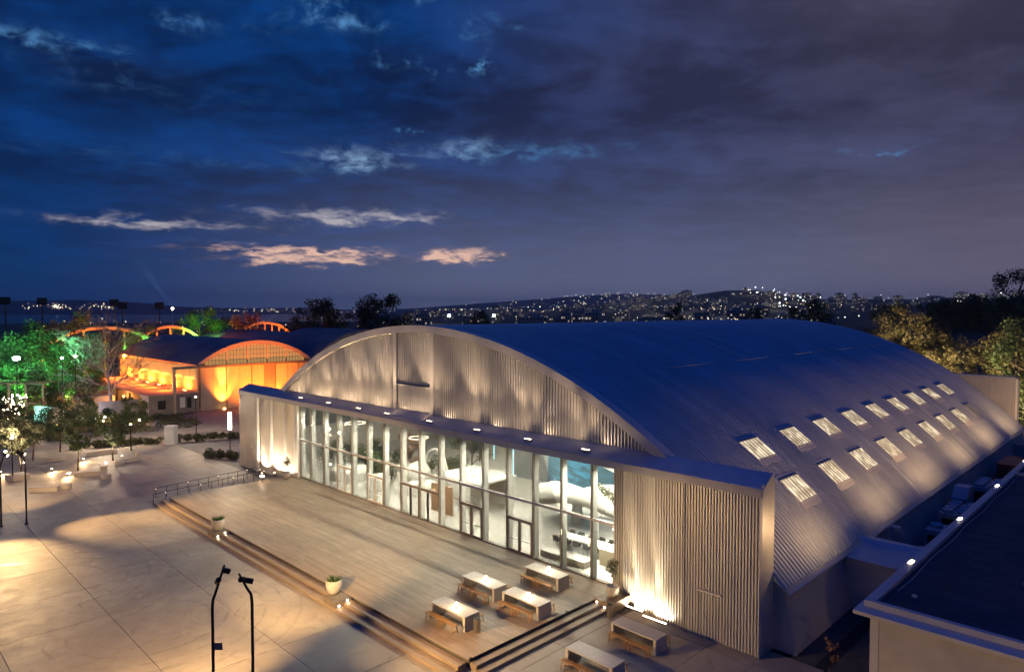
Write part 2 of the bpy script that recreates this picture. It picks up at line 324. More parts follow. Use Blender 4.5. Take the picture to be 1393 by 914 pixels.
# ------------------------------------------------------------------ geometry helpers
class MB:
    def __init__(s): s.v = []; s.f = []; s.tone = None
    def add(s, vs, fs):
        o = len(s.v); s.v += [tuple(x) for x in vs]; s.f += [tuple(i + o for i in f) for f in fs]; return s
    def box(s, x0, y0, z0, x1, y1, z1):
        return s.add([(x0, y0, z0), (x1, y0, z0), (x1, y1, z0), (x0, y1, z0), (x0, y0, z1), (x1, y0, z1), (x1, y1, z1), (x0, y1, z1)],
                     [(0, 3, 2, 1), (4, 5, 6, 7), (0, 1, 5, 4), (1, 2, 6, 5), (2, 3, 7, 6), (3, 0, 4, 7)])
    def cbox(s, c, sx, sy, z0, z1, rz=0, b=0.0):
        cs, sn = math.cos(rz), math.sin(rz)
        P = lambda x, y, z: (c[0] + x * cs - y * sn, c[1] + x * sn + y * cs, z)
        hx_, hy_ = sx / 2, sy / 2
        if b <= 0:
            q = [(-hx_, -hy_), (hx_, -hy_), (hx_, hy_), (-hx_, hy_)]
            return s.add([P(x, y, z0) for x, y in q] + [P(x, y, z1) for x, y in q], [(3, 2, 1, 0), (4, 5, 6, 7), (0, 1, 5, 4), (1, 2, 6, 5), (2, 3, 7, 6), (3, 0, 4, 7)])
        q0 = [(-hx_, -hy_), (hx_, -hy_), (hx_, hy_), (-hx_, hy_)]
        q1 = [(-hx_ + b, -hy_ + b), (hx_ - b, -hy_ + b), (hx_ - b, hy_ - b), (-hx_ + b, hy_ - b)]
        vs_ = [P(x, y, z0) for x, y in q0] + [P(x, y, z1 - b) for x, y in q0] + [P(x, y, z1) for x, y in q1]
        fs_ = [(3, 2, 1, 0), (8, 9, 10, 11)]
        for r in (0, 4):
            for i in range(4): j = (i + 1) % 4; fs_.append((r + i, r + j, r + 4 + j, r + 4 + i))
        return s.add(vs_, fs_)
    def tube(s, pts, rad, n=8, cap=True):
        pts = [Vector(p) for p in pts]; rad = rad if isinstance(rad, (list, tuple)) else [rad] * len(pts)
        o = len(s.v); prev = None
        for i, p in enumerate(pts):
            t = (pts[min(i + 1, len(pts) - 1)] - pts[max(i - 1, 0)]).normalized()
            if prev is None: a = t.orthogonal().normalized()
            else: a = (prev - t * prev.dot(t)).normalized()
            prev = a; b = t.cross(a)
            for j in range(n):
                an = 2 * math.pi * j / n
                s.v.append(tuple(p + (a * math.cos(an) + b * math.sin(an)) * rad[i]))
        for i in range(len(pts) - 1):
            for j in range(n):
                a0 = o + i * n + j; a1 = o + i * n + (j + 1) % n
                s.f.append((a0, a1, a1 + n, a0 + n))
        if cap:
            s.f.append(tuple(o + j for j in reversed(range(n)))); e = o + (len(pts) - 1) * n
            s.f.append(tuple(e + j for j in range(n)))
        return s
    def lathe(s, prof, c=(0, 0), n=20):
        o = len(s.v)
        for r, z in prof:
            for j in range(n):
                an = 2 * math.pi * j / n; s.v.append((c[0] + r * math.cos(an), c[1] + r * math.sin(an), z))
        for i in range(len(prof) - 1):
            for j in range(n):
                a0 = o + i * n + j; a1 = o + i * n + (j + 1) % n
                s.f.append((a0, a1, a1 + n, a0 + n))
        s.f.append(tuple(o + j for j in reversed(range(n)))); e = o + (len(prof) - 1) * n
        s.f.append(tuple(e + j for j in range(n)))
        return s
    def prism(s, poly, axis, a0, a1):
        """poly: 2-D outline; axis 'x','y','z' it is extruded along"""
        def P(u, v, a): return {'x': (a, u, v), 'y': (u, a, v), 'z': (u, v, a)}[axis]
        n = len(poly)
        return s.add([P(u, v, a0) for u, v in poly] + [P(u, v, a1) for u, v in poly],
                     [tuple(range(n)), tuple(range(2 * n - 1, n - 1, -1))] + [(i, (i + 1) % n, n + (i + 1) % n, n + i) for i in range(n)])
    def mesh(s, name):
        me = bpy.data.meshes.new(name); me.from_pydata(s.v, [], s.f); me.update()
        if s.tone is not None:
            at = me.attributes.new('tone', 'FLOAT', 'FACE'); at.data.foreach_set('value', s.tone)
        return me
    def build(s, name, m, parent=None, smooth=False, label=None, kind=None, recalc=True):
        me = s.mesh(name)
        if recalc:
            import bmesh
            bm = bmesh.new(); bm.from_mesh(me); bmesh.ops.recalc_face_normals(bm, faces=bm.faces); bm.to_mesh(me); bm.free()
        if smooth: me.polygons.foreach_set('use_smooth', [True] * len(me.polygons))
        me.materials.append(M[m] if isinstance(m, str) else m)
        o = bpy.data.objects.new(name, me); COL.objects.link(o)
        if parent is not None: attach(o, parent)
        if label: o['label'] = label
        if kind: o['kind'] = kind
        return o
def attach(o, parent):
    """mesh data is in world coordinates: undo the parent's place"""
    o.parent = parent
    pl = Vector((0, 0, 0)); p = parent
    while p is not None: pl += p.location; p = p.parent
    o.location = o.location - pl
def local(o, parent): o.parent = parent; return o
def tag(o, label, cat, group=None):
    o['label'] = label; o['category'] = cat
    if group: o['group'] = group
    return o
def thing(name, label, cat, loc=(0, 0, 0), rz=0, group=None):
    o = bpy.data.objects.new(name, None); COL.objects.link(o); o.location = loc; o.rotation_euler = (0, 0, rz)
    o.empty_display_size = .2
    return tag(o, label, cat, group)
def structure(o): o['kind'] = 'structure'; return o
def dup(root, loc, rz=0, label=None, scale=None, group=None):
    r = root.copy(); COL.objects.link(r); r.location = loc; r.rotation_euler = (0, 0, rz)
    if scale: r.scale = scale if isinstance(scale, tuple) else (scale,) * 3
    if label: r['label'] = label
    if group: r['group'] = group
    for ch in root.children:
        if ch.type == 'LIGHT': continue
        c = ch.copy(); COL.objects.link(c); c.parent = r
        for g in ch.children:
            d = g.copy(); COL.objects.link(d); d.parent = c
    return r
def shared(name, me, m, parent, loc=(0, 0, 0), rot=(0, 0, 0)):
    if not me.materials: me.materials.append(M[m] if isinstance(m, str) else m)
    o = bpy.data.objects.new(name, me); COL.objects.link(o); o.parent = parent; o.location = loc; o.rotation_euler = rot
    return o
def aim(o, frm, to):
    o.location = frm; o.rotation_euler = (Vector(to) - Vector(frm)).to_track_quat('-Z', 'Y').to_euler()
def spot(name, frm, to, watts, angle, col=WARM, blend=.6, size=.06):
    l = bpy.data.lights.new(name, 'SPOT'); l.energy = watts; l.color = col; l.spot_size = R(angle); l.spot_blend = blend; l.shadow_soft_size = size
    o = bpy.data.objects.new(name, l); COL.objects.link(o); aim(o, frm, to); return o
def point(name, loc, watts, col=WARM, size=.1):
    l = bpy.data.lights.new(name, 'POINT'); l.energy = watts; l.color = col; l.shadow_soft_size = size
    o = bpy.data.objects.new(name, l); COL.objects.link(o); o.location = loc; return o
def area(name, frm, to, watts, sx, sy, col=WARM, spread=180):
    l = bpy.data.lights.new(name, 'AREA'); l.energy = watts; l.color = col; l.shape = 'RECTANGLE'; l.size = sx; l.size_y = sy; l.spread = R(spread)
    o = bpy.data.objects.new(name, l); COL.objects.link(o); aim(o, frm, to); return o
# view geometry used only to look up where far land, trees and houses stand
def pxr(px, r, z=0.0):
    """point on the ground r metres from the viewpoint, in the direction of photo column px"""
    a = math.atan((px - 696.5) / 930.0)
    ang = R(44.9) - a
    return Vector((CAM.x - math.sin(ang) * r, CAM.y + math.cos(ang) * r, z))
def hgt(py, px, r):
    """height that shows at photo row py, r metres away at column px"""
    a = math.atan((px - 696.5) / 930.0)
    return CAM.z + (423.2 - py) / 930.0 * r * math.cos(a)
def lerp_tab(tab, x):
    if x <= tab[0][0]: return tab[0][1]
    for (a, u), (b, v) in zip(tab, tab[1:]):
        if x <= b: return u + (v - u) * (x - a) / (b - a)
    return tab[-1][1]
def sm(x, a, b):
    t = max(0, min(1, (x - a) / (b - a))); return t * t * (3 - 2 * t)

# ------------------------------------------------------------------ THE SETTING: land, sea, far hills
RIDGE = [(-400, 424), (430, 424), (520, 425), (640, 424), (740, 421), (800, 417), (860, 412), (905, 409), (945, 403), (985, 397.5), (1030, 397),
         (1060, 404), (1110, 408), (1160, 408), (1240, 409), (1330, 407), (1393, 401), (1600, 402), (2600, 412)]
FARHILL = [(-500, 410), (-100, 407), (40, 409), (110, 408), (180, 411), (250, 418), (330, 419), (420, 418), (470, 421), (560, 420), (640, 414), (720, 408), (790, 402), (850, 398.5), (905, 401), (960, 407), (1100, 416), (1500, 418)]
def polar(x, y):
    dx_, dy_ = x - CAM.x, y - CAM.y
    r = math.hypot(dx_, dy_); ang = math.atan2(-dx_, dy_)          # left of +Y
    a = R(44.9) - ang
    a = (a + math.pi) % (2 * math.pi) - math.pi
    a = max(-1.25, min(1.25, a))
    return 696.5 + 930 * math.tan(a), r
def rough(x, y, s): return math.sin(x * s + 1.3) * math.cos(y * s * 1.13 + .4) + .5 * math.sin(x * s * 2.3 - y * s * 1.7)
def terr(x, y):
    px, r = polar(x, y)
    z = -0.06
    # dark slope rising behind the hall on the right of the picture
    up = sm(px, 1120, 1300) * sm(r, 125, 330) * 15.5
    z += up + sm(px, 1100, 1200) * .5 * rough(x, y, .03) * sm(r, 120, 200)
    # the city hill
    ridge = hgt(lerp_tab(RIDGE, px), px, 2300)
    z = max(z, z + (ridge - z) * sm(r, 750, 2250) ** 1.25) if px > 430 else z
    if px > 430: z += sm(r, 700, 1200) * 2.5 * rough(x, y, .006)
    # the shore and the sea bed on the left
    sea = 1 - sm(px, 430, 560)
    z = z * (1 - sea * sm(r, 1150, 1350)) + (-12) * sea * sm(r, 1150, 1350)
    # mountains far behind
    mt = hgt(lerp_tab(FARHILL, px), px, 6500)
    f = math.exp(-((r - 6500) / 1000.0) ** 2)
    z = max(z, -14 + (mt + 14) * f + 6 * f * rough(x, y, .0016))
    if r > 8000: z = max(z, -14)
    return z
def make_ground():
    rs = [0, 8, 20, 35, 55, 80, 105, 130, 155, 180, 210, 240, 275, 310, 350, 400, 460, 530, 610, 700, 790, 880, 980, 1080, 1180, 1290, 1400, 1520, 1650, 1790, 1930, 2080, 2250, 2450, 2750, 3300, 4000, 4700, 5300, 5700, 6000, 6250, 6500, 6750, 7100, 7600, 8300, 9400]
    na = 300; b = MB()
    b.v.append((CAM.x, CAM.y, -.06))
    for r in rs[1:]:
        for j in range(na):
            an = 2 * math.pi * j / na
            x, y = CAM.x + r * math.cos(an), CAM.y + r * math.sin(an)
            b.v.append((x, y, terr(x, y)))
    for j in range(na): b.f.append((0, 1 + j, 1 + (j + 1) % na))
    for i in range(len(rs) - 2):
        for j in range(na):
            a0 = 1 + i * na + j; a1 = 1 + i * na + (j + 1) % na
            b.f.append((a0, a0 + na, a1 + na, a1))
    return structure(b.build('ground', 'land', smooth=True, recalc=False))
make_ground()
sea = MB()
ring = []
for px in range(-1500, 620, 60): ring.append(px)
inner = [pxr(p, 1150, -5.0) for p in ring]; outer = [pxr(p, 9300, -5.0) for p in ring]
for i in range(len(ring) - 1):
    o = len(sea.v); sea.v += [tuple(inner[i]), tuple(inner[i + 1]), tuple(outer[i + 1]), tuple(outer[i])]; sea.f.append((o, o + 1, o + 2, o + 3))
structure(sea.build('sea', 'sea'))

# ------------------------------------------------------------------ plaza: 5 m concrete slabs with real joints
plaza = structure(MB().box(-100.5, -80, -.30, 8.0, 1.1, -.045).build('plaza', 'joint'))
slab_me = {}
def slab(x0, y0, x1, y1):
    sx, sy = round(x1 - x0, 3), round(y1 - y0, 3)
    if (sx, sy) not in slab_me:
        b = MB(); b.cbox((0, 0), sx - .024, sy - .024, -.04, 0.0, 0, .006)
        slab_me[(sx, sy)] = b.mesh('slab')
    o = shared('slab', slab_me[(sx, sy)], 'concrete', plaza, ((x0 + x1) / 2, (y0 + y1) / 2, 0))
    return o
xs = [-27.6 + 5.04 * i for i in range(-14, 7)]
ys = [-15.85 + 5.0 * i for i in range(-10, 3)] + [-.9]
for i in range(len(xs) - 1):
    for j in range(len(ys) - 1):
        x0, x1, y0, y1 = xs[i], xs[i + 1], ys[j], ys[j + 1]
        xc, yc = (x0 + x1) / 2, (y0 + y1) / 2
        px, r = polar(xc, yc)
        ah = (Vector((xc, yc, 0)) - CAM)
        if r > 10 and (px < -330 or px > 1600): continue
        if -(xc - CAM.x) * math.sin(R(44.9)) + (yc - CAM.y) * math.cos(R(44.9)) < 3: continue
        if x1 < -83 : continue
        slab(x0, y0, x1, y1)
# apron right of the steps, in front of the corrugated block, and the yard by the side wall
for (x0, x1) in ((xs[18], xs[19]), (xs[19], xs[20])):
    slab(x0, -.9, x1, 1.0)
yard = structure(MB().box(1.0, 1.1, -.3, 8.0, 70, -.012).build('yard', 'asphalt'))
dr = structure(MB().box(2.15, -.2, -.02, 2.75, 40, -.006).build('drain_channel', mat('drain_dark', (.012, .012, .014), .9)))
# lawn/soil and walks to the west
west = structure(MB().add([(-108, -60, -.02), (-50.7, -60, -.02), (-50.7, 40, -.02), (-108, 40, -.02)], [(0, 1, 2, 3)]).build('walkway', 'path'))

chn = MB(); cpts = [(-46.0, -31.0), (-43.2, -27.0), (-41.07, -23.78), (-39.29, -21.25), (-37.11, -18.31), (-34.88, -15.31), (-32.9, -12.2)]
for (a, c) in zip(cpts, cpts[1:]):
    d_ = Vector((c[0] - a[0], c[1] - a[1])); n_ = Vector((-d_.y, d_.x)).normalized() * .035
    chn.add([(a[0] - n_.x, a[1] - n_.y, .005), (a[0] + n_.x, a[1] + n_.y, .005), (c[0] + n_.x, c[1] + n_.y, .005), (c[0] - n_.x, c[1] - n_.y, .005)], [(0, 1, 2, 3)])
structure(chn.build('channel_strip', 'steel'))
# ------------------------------------------------------------------ timber terrace
DK = .48
tb = MB()
tb.box(-48.8, -10.55, 0.004, -9.28, 1.05, DK - .03)
terrace = thing('terrace', 'grey brown timber terrace in front of the glazed entrance, with low steps', 'terrace', (-29, -5, 0))
tb.build('platform', mat('terrace_core', (.10, .085, .07), .9), terrace)
boards = MB(); tone = []
rw = .142; y = -10.70
rowi = 0
while y < 1.0:
    x = -48.85 + random.uniform(-3, 0); 
    while x < -9.2:
        L = random.choice((2.4, 3.0, 3.6, 4.2)); xa, xb = max(x, -48.85), min(x + L, -9.2)
        if xb - xa > .2:
            boards.box(xa + .003, y + .004, DK - .03, xb - .003, y + rw - .004, DK + random.uniform(-.0012, .0012))
            t_ = random.random(); tone += [t_] * 6
        x += L
    y += rw; rowi += 1
boards.tone = tone
boards.build('deck_boards', 'deck', terrace, kind='stuff', recalc=False)
def step_tread(x0, y0, x1, y1, z1, par=terrace):
    b = MB(); n = max(1, round((y1 - y0) / .14)) if (x1 - x0) > (y1 - y0) else max(1, round((x1 - x0) / .14)); tn = []
    for i in range(n):
        if (x1 - x0) > (y1 - y0): b.box(x0, y0 + (y1 - y0) * i / n + .004, .003, x1, y0 + (y1 - y0) * (i + 1) / n - .004, z1)
        else: b.box(x0 + (x1 - x0) * i / n + .004, y0, .003, x0 + (x1 - x0) * (i + 1) / n - .004, y1, z1)
        tn += [random.uniform(.2, .9)] * 6
    b.tone = tn
    return b.build('step', 'step', par, recalc=False)
# front steps (three risers), and the steps at the right end
step_tread(-48.8, -11.25, -9.28, -10.73, .32); step_tread(-48.8, -11.85, -9.28, -11.28, .16)
step_tread(-9.17, -10.6, -8.72, -1.25, .32); step_tread(-8.70, -10.6, -8.25, -1.25, .16)
MB().box(-9.2, -1.22, .003, -7.95, .9, .56).build('end_block', 'step', terrace)
# boxes that close the step runs and carry small lights
for bx_, by_ in ((-36.55, -11.30), (-19.75, -11.30)):
    MB().cbox((bx_, by_), 1.25, 1.05, .003, .50, 0, .01).build('step_block', 'block', terrace)
    for (lx, ly, lz) in ((bx_ + .632, by_ - .28, .24), (bx_ + .632, by_ + .25, .40)):
        MB().cbox((lx, ly), .02, .09, lz - .035, lz + .035).build('step_light', 'dot', terrace)
        spot('step_light', (lx + .05, ly, lz), (lx + 2.5, ly - .05, lz - .22), 9, 70, WARMW, .8, .03)
for (lx, ly, lz) in ((-8.98, -1.23, .40), (-8.45, -1.23, .24)):
    MB().cbox((lx, ly), .08, .02, lz - .035, lz + .035).build('step_light', 'dot', terrace)
    spot('step_light', (lx, ly - .05, lz), (lx, ly - 2.5, lz - .2), 7, 70, WARMW, .8, .03)

# ramp and handrail at the far end of the terrace
ramp = structure(MB().prism([(-11.9, .005), (-1.9, .005), (-1.9, DK), (-11.6, .03)], 'x', -50.6, -48.9).build('ramp', 'path'))
def rail(pts, label):
    t = thing('handrail', label, 'railing', (pts[0][0], pts[0][1], 0))
    tot = 0
    for (a, b_) in zip(pts, pts[1:]):
        a, b_ = Vector(a), Vector(b_); L = (b_ - a).length; n = max(1, round(L / .95))
        MB().tube([a + Vector((0, 0, .95)), b_ + Vector((0, 0, .95))], .022, 6).build('top_rail', 'darkm', t)
        MB().tube([a + Vector((0, 0, .12)), b_ + Vector((0, 0, .12))], .012, 6).build('bottom_rail', 'darkm', t)
        for i in range(n + 1):
            p = a.lerp(b_, i / n)
            pb = MB(); pb.tube([p, p + Vector((0, 0, .95))], .02, 6); pb.build('post', 'darkm', t)
            if i % 3 == 1:
                MB().cbox((p.x + .03, p.y), .07, .035, p.z + .87, p.z + .90).build('rail_light', 'bulb_soft', t)
                spot('rail_light', (p.x + .03, p.y, p.z + .84), (p.x + .1, p.y, p.z), 9, 110, WARMW, .7, .03)
    return t
rail([(-48.85, -11.9, 0.0), (-48.85, -2.0, .46)], 'thin dark metal handrail with small lights beside the ramp')
rail([(-48.9, -2.0, .46), (-50.5, -2.0, .46), (-50.5, -11.2, .1)], 'outer dark metal handrail along the far side of the ramp')

# ------------------------------------------------------------------ MAIN HALL
XC, RR, ZT = -28.5, 40.4, 15.48
def zarc(x, dr_=0.0): return ZT - RR + math.sqrt(max(0, (RR + dr_) ** 2 - (x - XC) ** 2))
hall = thing('exhibition_hall', 'large vaulted exhibition hall with corrugated metal roof and long glazed front', 'hall', (-28.5, 1.2, 0))
Y0, Y1 = 1.2, 67.2
def corr_roof():
    b = MB(); p = .36; d = .15
    ysm = []; y = Y0 + .02
    while y < Y1 - p:
        ysm += [(y, 0), (y + .05, 0), (y + .115, d * .88), (y + .205, d), (y + .295, d * .88)]; y += p
    ysm.append((y, 0))
    ns = 60; th0 = math.asin(-29.3 / RR); th1 = math.asin(29.1 / RR)
    for (yy, dd) in ysm:
        for i in range(ns + 1):
            th = th0 + (th1 - th0) * i / ns
            r = RR + dd
            b.v.append((XC + r * math.sin(th), yy, ZT - RR + r * math.cos(th)))
    n = ns + 1
    for a in range(len(ysm) - 1):
        for i in range(ns):
            b.f.append((a * n + i, a * n + i + 1, (a + 1) * n + i + 1, (a + 1) * n + i))
    return b.build('roof', 'roof', hall, recalc=False)
roof = corr_roof()
# line of fixings along the roof, flashing strips
sl = MB(); pts = [(-13.0 + .05 * math.sin(i * 1.7), 12 + i * 3.0, zarc(-13.0) + .175) for i in range(19)]
sl.tube(pts, .022, 5); sl.build('roof_line', 'trim', hall)
for yy in (24.9, 42.2):
    fl = MB()
    for i in range(25):
        x0 = XC + RR * math.sin(math.asin(29 / RR) * i / 24) ; 
        fl.v += [(x0, yy, zarc(x0, .06) + .10), (x0, yy + .22, zarc(x0, .06) + .10)]
    for i in range(24): fl.f.append((2 * i, 2 * i + 2, 2 * i + 3, 2 * i + 1))
    fl.build('roof_flashing', 'roof', hall)
# eave gutter and the battered base wall
gut = MB(); gut.prism([(.42, 3.02), (.80, 2.80), (.84, 2.92), (.50, 3.14)], 'y', Y0 + .15, Y1 - .1); gut.build('gutter', 'capping', hall)
bw = MB(); bw.prism([(-.3, 0), (1.15, 0), (.52, 3.05), (-.3, 3.6)], 'y', 1.38, Y1 - .1); bw.build('side_wall', 'hallwall', hall)
bw = MB(); bw.prism([(-56.7, 0), (-58.15, 0), (-57.5, 3.05), (-56.7, 3.6)], 'y', 1.38, Y1 - .1); bw.build('side_wall', 'hallwall', hall)

# corrugated panels in a plane of constant y
def corr_panel(x0, x1, y, z0, ztop, pitch=.20, d=.05, name='cladding_panel', m='cladding', par=hall, back=.0):
    b = MB(); xs_ = []; x = x0; off = 0
    while x < x1 - 1e-4:
        for t, dd in ((0, 0), (.30, 0), (.42, d), (.80, d), (.92, 0)):
            xx = x + t * pitch
            if xx < x1: xs_.append((xx, dd))
        x += pitch
    xs_.append((x1, 0))
    zt = ztop if callable(ztop) else (lambda q: ztop)
    for (xx, dd) in xs_:
        b.v += [(xx, y - dd, z0), (xx, y - dd, zt(xx))]
    for i in range(len(xs_) - 1): b.f.append((2 * i, 2 * i + 2, 2 * i + 3, 2 * i + 1))
    return b.build(name, m, par, recalc=False)
GY = 1.22
zg = lambda x: zarc(x) - .33
corr_panel(-51.2, -31.75, GY, 8.2, zg, .24, .06)
corr_panel(-31.3, -26.95, GY + .05, 10.95, zg, .24, .07)
corr_panel(-31.15, -27.05, GY - .05, 8.35, 10.80, .24, .05)
corr_panel(-26.5, -5.7, GY, 8.2, zg, .24, .08)
MB().box(-31.75, GY - .13, 8.3, -31.33, GY + .2, zg(-31.5) + .1).build('pilaster', 'trim', hall)
MB().box(-26.95, GY - .13, 8.3, -26.5, GY + .2, zg(-26.7) + .1).build('pilaster', 'trim', hall)
MB().box(-31.3, GY - .15, 10.81, -26.97, GY + .03, 10.87).build('panel_rail', 'trim', hall)
# arch trim: a band that stands out in front of the gable
tr = MB(); ns = 72; xa, xb = -52.6, -4.4
def arcring(r_off): return [(xa + (xb - xa) * i / ns) for i in range(ns + 1)]
ths = [math.asin((xa - XC) / RR) + (math.asin((xb - XC) / RR) - math.asin((xa - XC) / RR)) * i / ns for i in range(ns + 1)]
for th in ths:
    for (r, y) in ((RR + .16, GY - .30), (RR + .16, GY + .45), (RR - .40, GY - .30), (RR - .40, GY + .1)):
        tr.v.append((XC + r * math.sin(th), y, ZT - RR + r * math.cos(th)))
for i in range(ns):
    a = 4 * i; c = 4 * (i + 1)
    tr.f += [(a, c, c + 1, a + 1), (a, a + 2, c + 2, c), (a + 2, a + 3, c + 3, c + 2)]
tr.build('arch_trim', 'trim', hall, recalc=False)
# solid wall behind everything at the front so that no light leaks, above the glazing
bk = MB()
xs_ = [-52 + 46.6 * i / 60 for i in range(61)]
for x in xs_: bk.v += [(x, GY + .18, 7.9), (x, GY + .18, zarc(x) - .1)]
for i in range(60): bk.f.append((2 * i, 2 * i + 2, 2 * i + 3, 2 * i + 1))
bk.build('gable_lining', 'wall_in', hall)
# rear gable wall
rk = MB(); xs_ = [-57.4 + 57.8 * i / 60 for i in range(61)]
for x in xs_: rk.v += [(x, Y1 - .15, 0), (x, Y1 - .15, zarc(x) - .05)]
for i in range(60): rk.f.append((2 * i, 2 * i + 2, 2 * i + 3, 2 * i + 1))
rk.build('rear_gable', 'cladding', hall)
# rear end block, the twin of the front one
corr_panel(-11.0, -.3, Y1 + .25, 0, 8.75, .22, .05); 
MB().box(-11.0, Y1 + .3, 0, -.25, Y1 + 1.5, 8.72).build('rear_block', 'cladding', hall)
MB().box(-11.0, Y1 + .1, 8.75, -.2, Y1 + 1.6, 8.95).build('rear_canopy', 'capping', hall)
MB().box(-.25, Y1 + .28, 0, -.05, Y1 + 1.45, 8.72).build('rear_end_panel', 'white', hall)

# front canopy: sloping top sheet, fascia, soffit
cn = MB(); cn.prism([(0.0, 7.80), (0.0, 8.20), (1.10, 8.80), (1.18, 8.80), (1.18, 7.9), (.98, 7.78)], 'x', -58.9, 0.0)
cn.build('canopy', 'capping', hall)
MB().box(-58.93, -.035, 7.77, .03, -.002, 8.18).build('fascia', 'trim', hall)
e_ = MB(); e_.prism([(-.035, 7.77), (-.035, 8.18), (1.16, 8.84), (1.16, 8.42)], 'x', .003, .035); e_.build('end_fascia', 'trim', hall)
# the raised middle of the canopy under the lower gable panel
mc = MB(); mc.prism([(.10, 8.262), (.60, 8.56), (1.06, 8.83), (1.06, 8.9), (.10, 8.32)], 'x', -31.3, -26.9); mc.build('canopy_saddle', 'trim', hall)

# corrugated blocks either side of the glazing, stepping back towards it
steps_r = [(-9.40, -8.55, .88), (-8.55, -7.50, .62), (-7.50, -6.00, .36), (-6.00, -4.15, .16), (-4.15, 0.0, .02)]
for (x0, x1, y) in steps_r:
    corr_panel(x0, x1, y, .0, 7.80, .165, .07)
    MB().box(x1 - .03, y - .25, 0, x1, y - .002, 7.80).build('panel_edge', 'trim', hall)
steps_l = [(-58.85, -54.8, .02), (-54.5, -52.3, .30), (-52.0, -49.7, .52), (-49.45, -47.95, .72)]
for (x0, x1, y) in steps_l:
    corr_panel(x0, x1, y, .0, 7.80, .145, .03)
    MB().box(x1, y - .03, 0, x1 + .28, y + .24, 7.80).build('panel_edge', 'white', hall)
MB().box(-47.66, .72, .02, -47.25, 1.0, 7.79).build('end_post', 'white', hall)
# sheet at the end of the block, seen from the side
MB().box(-.06, .04, 0, -.005, 1.36, 8.40).build('end_panel', 'cladding', hall)
MB().box(-58.9, .06, 0, -58.84, 1.36, 8.40).build('end_panel', 'cladding', hall)
MB().box(-58.8, 1.18, 0, -47.7, 1.30, 7.9).build('block_lining', 'wall_in', hall)
MB().box(-9.3, 1.18, 0, -.07, 1.30, 7.9).build('block_lining', 'wall_in', hall)
# service door leaf and its hood in the block
for xh in (-3.35, -56.9):
    MB().box(xh, -.20, 2.42, xh + 1.35, -.03, 2.50).build('door_hood', 'trim', hall)
    MB().box(xh - .01, -.062, .02, xh + .01, -.056, 2.42).build('door_joint', 'bronze', hall)
    MB().box(xh + 1.34, -.062, .02, xh + 1.36, -.056, 2.42).build('door_joint', 'bronze', hall)

# glazing: mullions every 2.43 m, inner fins, one transom row, panes, doors
GZ = 1.0; XM = [-47.25, -45.2] + [-45.2 + 2.432 * i for i in range(1, 15)] + [-9.42]
mull = MB().box(-.035, -.06, DK, .035, .09, 7.78).mesh('mullion')
fin = MB().box(-.05, .0, DK, .05, .42, 7.76).mesh('fin')
for x in XM:
    shared('mullion', mull, 'bronze', hall, Vector((x, GZ, 0)) - hall.location)
    shared('fin', fin, 'white', hall, Vector((x, GZ + .1, 0)) - hall.location)
DOORS = {3: 2, 5: 2, 10: 2, 12: 2}
for i in range(len(XM) - 1):
    a, b_ = XM[i] + .036, XM[i + 1] - .036
    MB().box(a, GZ - .05, 4.08, b_, GZ + .09, 4.24).build('transom', 'trim', hall)
    MB().box(a, GZ - .04, DK - .02, b_, GZ + .07, DK + .07).build('sill', 'bronze', hall)
    MB().box(a, GZ + .01, 4.24, b_, GZ + .03, 7.78).build('pane', 'glass', hall)
    if i in (7, 8):
        MB().box(a, GZ - .06, 2.80, b_, GZ + .10, 2.98).build('door_head', 'bronze', hall)
        MB().box(a, GZ + .01, 2.98, b_, GZ + .03, 4.08).build('pane', 'glass', hall)
        continue
    if i in DOORS:
        MB().box(a, GZ + .01, 2.86, b_, GZ + .03, 4.08).build('pane', 'glass', hall)
        dm = MB(); wd = .15
        dm.box(a, GZ - .05, 2.66, b_, GZ + .06, 2.86); dm.box(a, GZ - .05, DK + .07, a + wd, GZ + .06, 2.66); dm.box(b_ - wd, GZ - .05, DK + .07, b_, GZ + .06, 2.66)
        mid = (a + b_) / 2; dm.box(mid - .12, GZ - .05, DK + .07, mid + .12, GZ + .06, 2.66)
        dm.box(a + wd, GZ - .05, DK + .07, mid - .12, GZ + .06, DK + .20); dm.box(mid + .12, GZ - .05, DK + .07, b_ - wd, GZ + .06, DK + .20)
        d = dm.build('door', 'bronze' if i > 5 else 'white', hall)
        MB().box(a + wd, GZ, DK + .2, mid - .12, GZ + .02, 2.66).build('pane', 'glass', d)
        MB().box(mid + .12, GZ, DK + .2, b_ - wd, GZ + .02, 2.66).build('pane', 'glass', d)
        hb = MB(); hb.box(a + wd, GZ - .07, 1.42, mid - .12, GZ - .03, 1.46); hb.box(mid + .12, GZ - .07, 1.42, b_ - wd, GZ - .03, 1.46); hb.build('push_bar', 'steel', d)
    else:
        MB().box(a, GZ + .01, DK + .07, b_, GZ + .03, 4.08).build('pane', 'glass', hall)
# sliding entrance with a warm lit lobby box behind it
xa_, xb_ = XM[7], XM[9]
lob = mat('lobby_glow', (.50, .30, .18), .5, var=.1, vscale=6)
dd = MB()
for x in (xa_ + 1.25, xa_ + 2.35, xa_ + 3.45): dd.box(x - .05, GZ - .05, DK + .02, x + .05, GZ + .07, 2.80)
ed = dd.build('entrance_door', 'darkm', hall)
for (p0, p1) in ((xa_ + .05, xa_ + 1.2), (xa_ + 1.3, xa_ + 2.3), (xa_ + 2.4, xa_ + 3.4), (xa_ + 3.5, xb_ - .05)):
    MB().box(p0, GZ + .01, DK + .02, p1, GZ + .03, 2.80).build('pane', 'glass', ed)
MB().box(xa_ + 1.1, GZ + 2.2, DK, xb_ - 1.1, GZ + 2.3, 2.75).build('lobby_screen', lob, hall)
point('lobby_lamp', (-28.0, GZ + 1.2, 2.5), 55, (1, .62, .38), .2)

